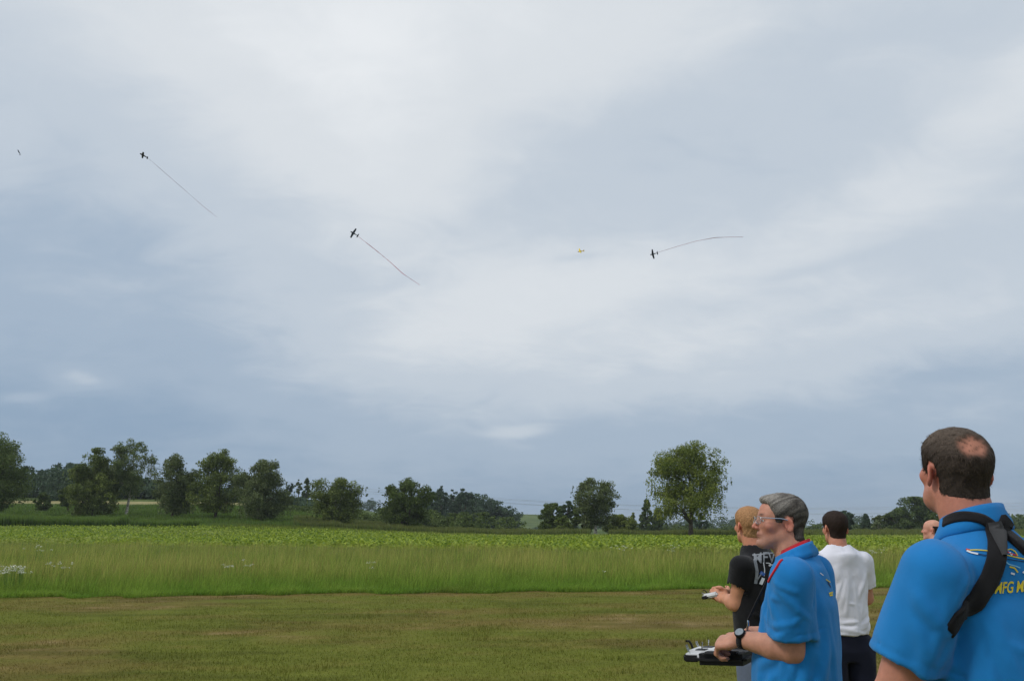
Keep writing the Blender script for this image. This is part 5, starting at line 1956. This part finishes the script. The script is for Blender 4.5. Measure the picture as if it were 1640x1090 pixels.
build_person(p, dict(head_scale=.81, pitch=13, yaw=23, neck_z=1.590, jowl=.004, wide=1.05, shoulder=.168, shoulder_z=1.495, heavy=1.15, neck_r=.059, arms=[la, ra], skin=rgb(190, 130, 108), red=1.2, beard=.4,
                     rows=[(.86, .178, .15, .135, 0), (1.0, .178, .155, .140, 0), (1.15, .172, .15, .145, 0), (1.3, .165, .14, .150, 0), (1.4, .158, .125, .148, 0), (1.48, .145, .10, .125, 0), (1.54, .13, .08, .10, 0)],
                     hem=.86, folds=[((-.15, -.13, 1.38), (.1, -.1, -1), 7, .30, .014, .012), ((-.14, -.12, 1.36), (.7, 0, -.3), 5, .18, .012, .009), ((-.24, -.07, 1.42), (-.2, 0, -1), 7, .18, .012, .010), ((.0, -.15, 1.3), (0, 0, -1), 5, .30, .016, .009), ((-.20, -.08, 1.48), (-.2, -.2, -.8), 4, .12, .010, .007), ((-.10, -.14, 1.2), (.2, 0, -1), 5, .25, .015, .009)], seams=[((-.148, -.005, 1.485), (.005, .09, 0), (.015, 0, .09), .006, -.006)], seed=7, h=.0050, hs=.0056, wall=.017, shirt_mat=M_BLUE, pants_mat=M_NAVY, shoe_mat=M_SHOE, waist=(.17, .13), 
                     hair=dict(region=bald_region, thick=lambda Q: (.004 + .008 * np.clip((Q[:, 2] + .03) / .1, 0, 1)) * (1 - .88 * bare_spot(Q)), col=rgb(52, 45, 41), tone=dark_tone, flow=FLOW_BACK, n=26000, len=.016, lift=.17, sw=.0012, w=.022, bare=bare_spot, mask=lambda P: np.random.default_rng(3).uniform(0, 1, len(P)) > .85 * bare_spot(P))))
cp_ = p.nb + [0, .010, .006]
V, F = collar_mesh(p.bvh, cp_, .064, .064, .036, .034, .020, R(-18), R(-150), R(150))
p.add('collar', V, F, M_BLUE)
p.shirt_bvh = p.bvh
_sv = np.array([v.co[:] for v in p.shirt.data.vertices]); _sq = np.array([f_.vertices[:] for f_ in p.shirt.data.polygons])
p.bvh = bvh_of(np.concatenate([_sv, V]), np.concatenate([_sq, F + len(_sv)]))      # straps lie over shirt and collar


def on(man, pts):
    out = []
    for x, y in pts:
        h = man.pix_on(man.bvh, x, y)
        if h[0] is not None:
            out.append(np.array(h[0]))
    return out


hz = on(p, [(1500, 848), (1512, 838), (1528, 830), (1548, 827), (1570, 830), (1588, 840), (1597, 856), (1602, 876)])
V, F = ribbon(p.bvh, hz, .024, .003, .002, 40)
p.add('shoulder_strap', V, F, M_STRAP)
hz = on(p, [(1592, 838), (1597, 868), (1595, 896), (1584, 928), (1561, 961), (1533, 987), (1522, 995)])
V, F = ribbon(p.bvh, hz, .038, .007, .003, 52, tail=(-.030, .050, -.030))
p.add('back_strap', V, F, M_STRAP)
hz = on(p, [(1610, 832), (1604, 842), (1612, 858), (1630, 874), (1660, 898), (1690, 920)])
V, F = ribbon(p.bvh, hz, .032, .010, .003, 36)
p.add('back_strap', V, F, M_STRAP)
hz = on(p, [(1588, 836), (1596, 856), (1603, 880), (1605, 892)])
V, F = ribbon(p.bvh, hz, .03, .014, .003, 20, [.028, .034, .022, .008])
cpch = p.add('cross_patch', V, F, cloth_mat('grey_webbing', srgb(66, 66, 68), .1, .1, .4, 700, .7))
p.strap_bvh = bvh_of(V, F)
for st_ in ([(1595, 859), (1603, 857)], [(1596, 864), (1602, 862)]):
    V, F = stroke_2d(st_, 2.2, 5)
    decal(p, p.strap_bvh, 'strap_label', V, F, M_PRINTW, .002, parent=cpch)
# print on the back: an airplane drawn in thin coloured lines over yellow lettering
for pts_, w_, m_ in (([(1549, 881.5), (1560, 880), (1585, 882), (1612, 889), (1645, 896), (1690, 903)], 1.6, M_YELLOW),
                     ([(1548, 882), (1556, 885), (1566, 887)], 2.6, M_PRINTW), ([(1547, 880), (1553, 881)], 2.4, M_PRINTR),
                     ([(1566, 887), (1600, 893), (1640, 899), (1690, 906)], 1.4, M_PRINTD),
                     ([(1607, 883), (1614, 884), (1622, 888), (1628, 889)], 2.2, M_PRINTR), ([(1611, 881), (1618, 879), (1625, 883), (1629, 890)], 1.6, M_YELLOW), ([(1616, 884), (1620, 889)], 2.4, M_PRINTW),
                     ([(1609, 897), (1614, 903), (1626, 906), (1633, 909)], 1.8, M_PRINTLB), ([(1616, 907), (1624, 909), (1629, 916)], 2.2, M_YELLOW), ([(1618, 917), (1624, 919)], 3.0, M_PRINTW), ([(1637, 915), (1643, 919)], 3.0, M_PRINTW)):
    V, F = stroke_2d(pts_, w_, 20)
    decal(p, p.bvh, 'airplane_print', V, F, m_, parent=p.shirt)
V2, F = text_2d('MFG Mark', .018, 2)
asp = V2[:, 1].max()
P2 = np.stack([1592 + V2[:, 0] * 66, 951 - V2[:, 1] / asp * 19 - V2[:, 0] * 5 + 0 * V2[:, 0]], -1)
P2[:, 0] += V2[:, 1] / asp * 2
decal(p, p.bvh, 'lettering', P2, F, M_YELLOW, .003, parent=p.shirt)

# sparse hairs over the thin crown
r_ = np.random.default_rng(5)
n_ = 70
q_ = BALD + r_.normal(0, .02, (n_, 3)) * np.array([1.2, 1, 1])
for _ in range(6):                                   # pull the roots onto the scalp
    d_ = head_core(q_, .004, 1.05)
    g_ = np.stack([(head_core(q_ + e_, .004, 1.05) - d_) / 1e-4 for e_ in np.eye(3) * 1e-4], -1)
    q_ = q_ - g_ * d_[:, None]
dr_ = np.stack([r_.normal(.25, .3, n_), np.full(n_, -.4), np.full(n_, -.8)], -1)
dr_ -= g_ * (dr_ * g_).sum(1)[:, None]; dr_ /= np.linalg.norm(dr_, axis=1)[:, None]
sd2 = np.cross(dr_, g_) * .0004
ln_ = r_.uniform(.010, .022, (n_, 1))
V = np.stack([q_ - sd2, q_ + sd2, q_ + dr_ * ln_ + g_ * .004], 1).reshape(-1, 3)
o_ = p.add('thin_hair', p.toB(V), np.arange(n_ * 3).reshape(-1, 3), M_HAIR, np.tile(rgb(58, 48, 42), (n_ * 3, 1)), smooth=False)
o_['kind'] = 'stuff'

# ---- blond man in black
b = Person(1199, 843, 5.2, -45, 'blond man in black printed t-shirt and faded jeans, turned away holding a transmitter', .985)
b.place((0, .035))
S = np.array([-.175, -.012, 1.375])
E = b.loc(1180, 966, 5.02)
Wl = b.loc(1161, 958, 5.19)
la = dict(S=S, E=E, W=Wl, dir=b.loc(1149, 948, 5.25) - Wl, palm=dirl(b, (.2, .8, -.3)), side=dirl(b, (-.2, .3, .9)), curl=(.7, .9, .7), sleeve=.135, sr0=.074, sr1=.079, heavy=1.0)
ra = mirror(la)
build_person(b, dict(neckline=-.038, neck_z=1.478, pitch=8, yaw=30, wide=1.04, shoulder=.175, shoulder_z=1.375, heavy=1.05, neck_r=.058, arms=[la, ra], skin=rgb(206, 146, 116), red=1.1,
                     rows=[(.90, .165, .125, .125, 0), (1.0, .168, .125, .118, 0), (1.1, .172, .12, .12, 0), (1.25, .182, .115, .132, 0), (1.33, .178, .105, .13, 0), (1.4, .13, .08, .10, 0)],
                     hem=.90, folds=[((-.16, -.10, 1.27), (.1, -.2, -1), 6, .2, .013, .010), ((-.10, -.12, 1.05), (.6, 0, -.3), 6, .16, .012, .010), ((-.17, 0, 1.02), (.1, -.5, -.2), 5, .15, .012, .009)], seed=11, h=.0065, hs=.006, wall=.013, shirt_mat=M_BLACK, pants_mat=M_JEANS, shoe_mat=M_SHOE, waist=(.135, .095), 
                     hair=dict(region=std_region(.078, -.062, .0), thick=lambda Q: .005 + .012 * np.clip((Q[:, 2] - .0) / .1, 0, 1), col=rgb(196, 148, 104), flow=FLOW_BACK, n=9000, len=.014, lift=.18, sw=.0018)))
V2, F = text_2d('MFV', .008, 2)
asp = V2[:, 1].max()
P2 = np.stack([1207 + V2[:, 0] * 34, 902 - V2[:, 1] / asp * 17 - V2[:, 0] * 2 + 6 * (V2[:, 0] - .5) ** 2], -1)
decal(b, b.bvh, 'lettering', P2, F, M_PRINTG, .004, parent=b.shirt)
for pts_, w_, m_ in (([(1205, 889), (1240, 885)], 2.0, M_PRINTG), ([(1208, 895), (1212, 915), (1210, 934)], 5.0, M_PRINTG), ([(1210, 934), (1216, 922), (1221, 916)], 2.0, M_PRINTG),
                     ([(1217, 916), (1224, 920)], 5.0, M_PRINTB), ([(1222, 925), (1218, 935)], 5.0, M_PRINTW), ([(1226, 901), (1233, 901), (1235, 905), (1231, 907), (1230, 903), (1238, 904)], 1.4, M_PRINTW),
                     ([(1222, 900), (1224, 912), (1223, 922)], 1.5, M_PRINTW), ([(1234, 914), (1239, 910), (1243, 914), (1239, 919), (1234, 914)], 1.8, M_PRINTG)):
    V, F = stroke_2d(pts_, w_, 14)
    decal(b, b.bvh, 'chest_print' if False else 'back_print', V, F, m_, .004, parent=b.shirt)
transmitter('small pale grey transmitter in the hands of the blond man', b.world(b.loc(1148, 951, 5.27)), -b.az, R(-12), .62, M_WHITEP, False)

# ---- slim man in white
w = Person(1337, 847, 5.8, -3, 'slim dark haired man in white t-shirt and navy trousers, seen from behind', .985)
w.place((0, .03))
S = np.array([-.158, -.012, 1.385])
E = w.loc(1387, 957, 5.76) * np.array([-1, 1, 1])
Wl = E + np.array([.05, .235, -.02])
la = dict(S=S, E=E, W=Wl, dir=(.3, .9, .1), palm=(.6, 0, -.7), side=(.2, .2, .9), curl=(.5, .7, .5), sleeve=.175, sr0=.066, sr1=.068)
ra = mirror(la)
build_person(w, dict(neckline=-.022, neck_z=1.475, pitch=6, yaw=-4, shoulder=.158, shoulder_z=1.385, heavy=.95, neck_r=.054, arms=[la, ra], skin=rgb(194, 138, 112), red=.8,
                     rows=[(.93, .150, .115, .122, .0), (1.0, .148, .11, .115, .0), (1.1, .150, .11, .11, 0), (1.22, .162, .11, .118, 0), (1.32, .165, .10, .12, 0), (1.4, .125, .08, .095, 0)],
                     hem=.93, folds=[((.14, -.09, 1.27), (-.1, -.1, -1), 5, .22, .013, .009), ((0, -.12, 1.28), (.1, 0, -1), 5, .24, .014, .008), ((.07, -.11, 1.01), (-1, 0, .15), 5, .18, .010, .011), ((-.06, -.11, .98), (1, 0, .2), 4, .16, .010, .010), ((.12, -.09, 1.10), (-.6, 0, -.6), 4, .16, .012, .009)], seed=17, h=.0065, hs=.006, wall=.014, shirt_mat=M_WHITE, pants_mat=M_NAVY, shoe_mat=M_SHOE, waist=(.122, .088), 
                     hair=dict(region=std_region(.08, -.062, .0), thick=lambda Q: .004 + .014 * np.clip((Q[:, 2] - .0) / .1, 0, 1), col=rgb(56, 44, 38), flow=FLOW_BACK, n=9000, len=.014, lift=.18, sw=.0018)))

# ---- fifth man, only his head shows over the near man's shoulder
f = Person(1493, 849, 9.0, -5, 'balding man farther off, only his head showing over the blue shoulder', .985)
f.place((0, .03))
la = dict(S=np.array([-.165, -.012, 1.375]), E=np.array([-.22, -.02, 1.10]), W=np.array([-.17, .2, 1.06]), dir=(.3, .9, .1), palm=(.6, 0, -.7), side=(.2, .2, .9), curl=(.5, .7, .5), sleeve=.17, sr0=.066, sr1=.068)
build_person(f, dict(neckline=-.022, neck_z=1.47, pitch=4, yaw=-48, shoulder=.165, shoulder_z=1.375, arms=[la, mirror(la)], skin=rgb(206, 152, 130),
                     rows=[(.92, .155, .12, .12, 0), (1.1, .155, .12, .115, 0), (1.25, .165, .115, .12, 0), (1.33, .165, .10, .12, 0), (1.4, .125, .08, .095, 0)],
                     hem=.92, seed=19, h=.009, hs=.010, wall=.02, shirt_mat=M_GREYSHIRT, pants_mat=M_NAVY, shoe_mat=M_SHOE, waist=(.145, .11), 
                     hair=dict(region=lambda Q: np.maximum(np.maximum(std_region(.09, -.07, -.02)(Q), Q[:, 2] - .055), Q[:, 1] + .02), thick=.006, col=rgb(48, 40, 36), flow=FLOW_BACK, n=2500, len=.015, lift=.2, sw=.002)))
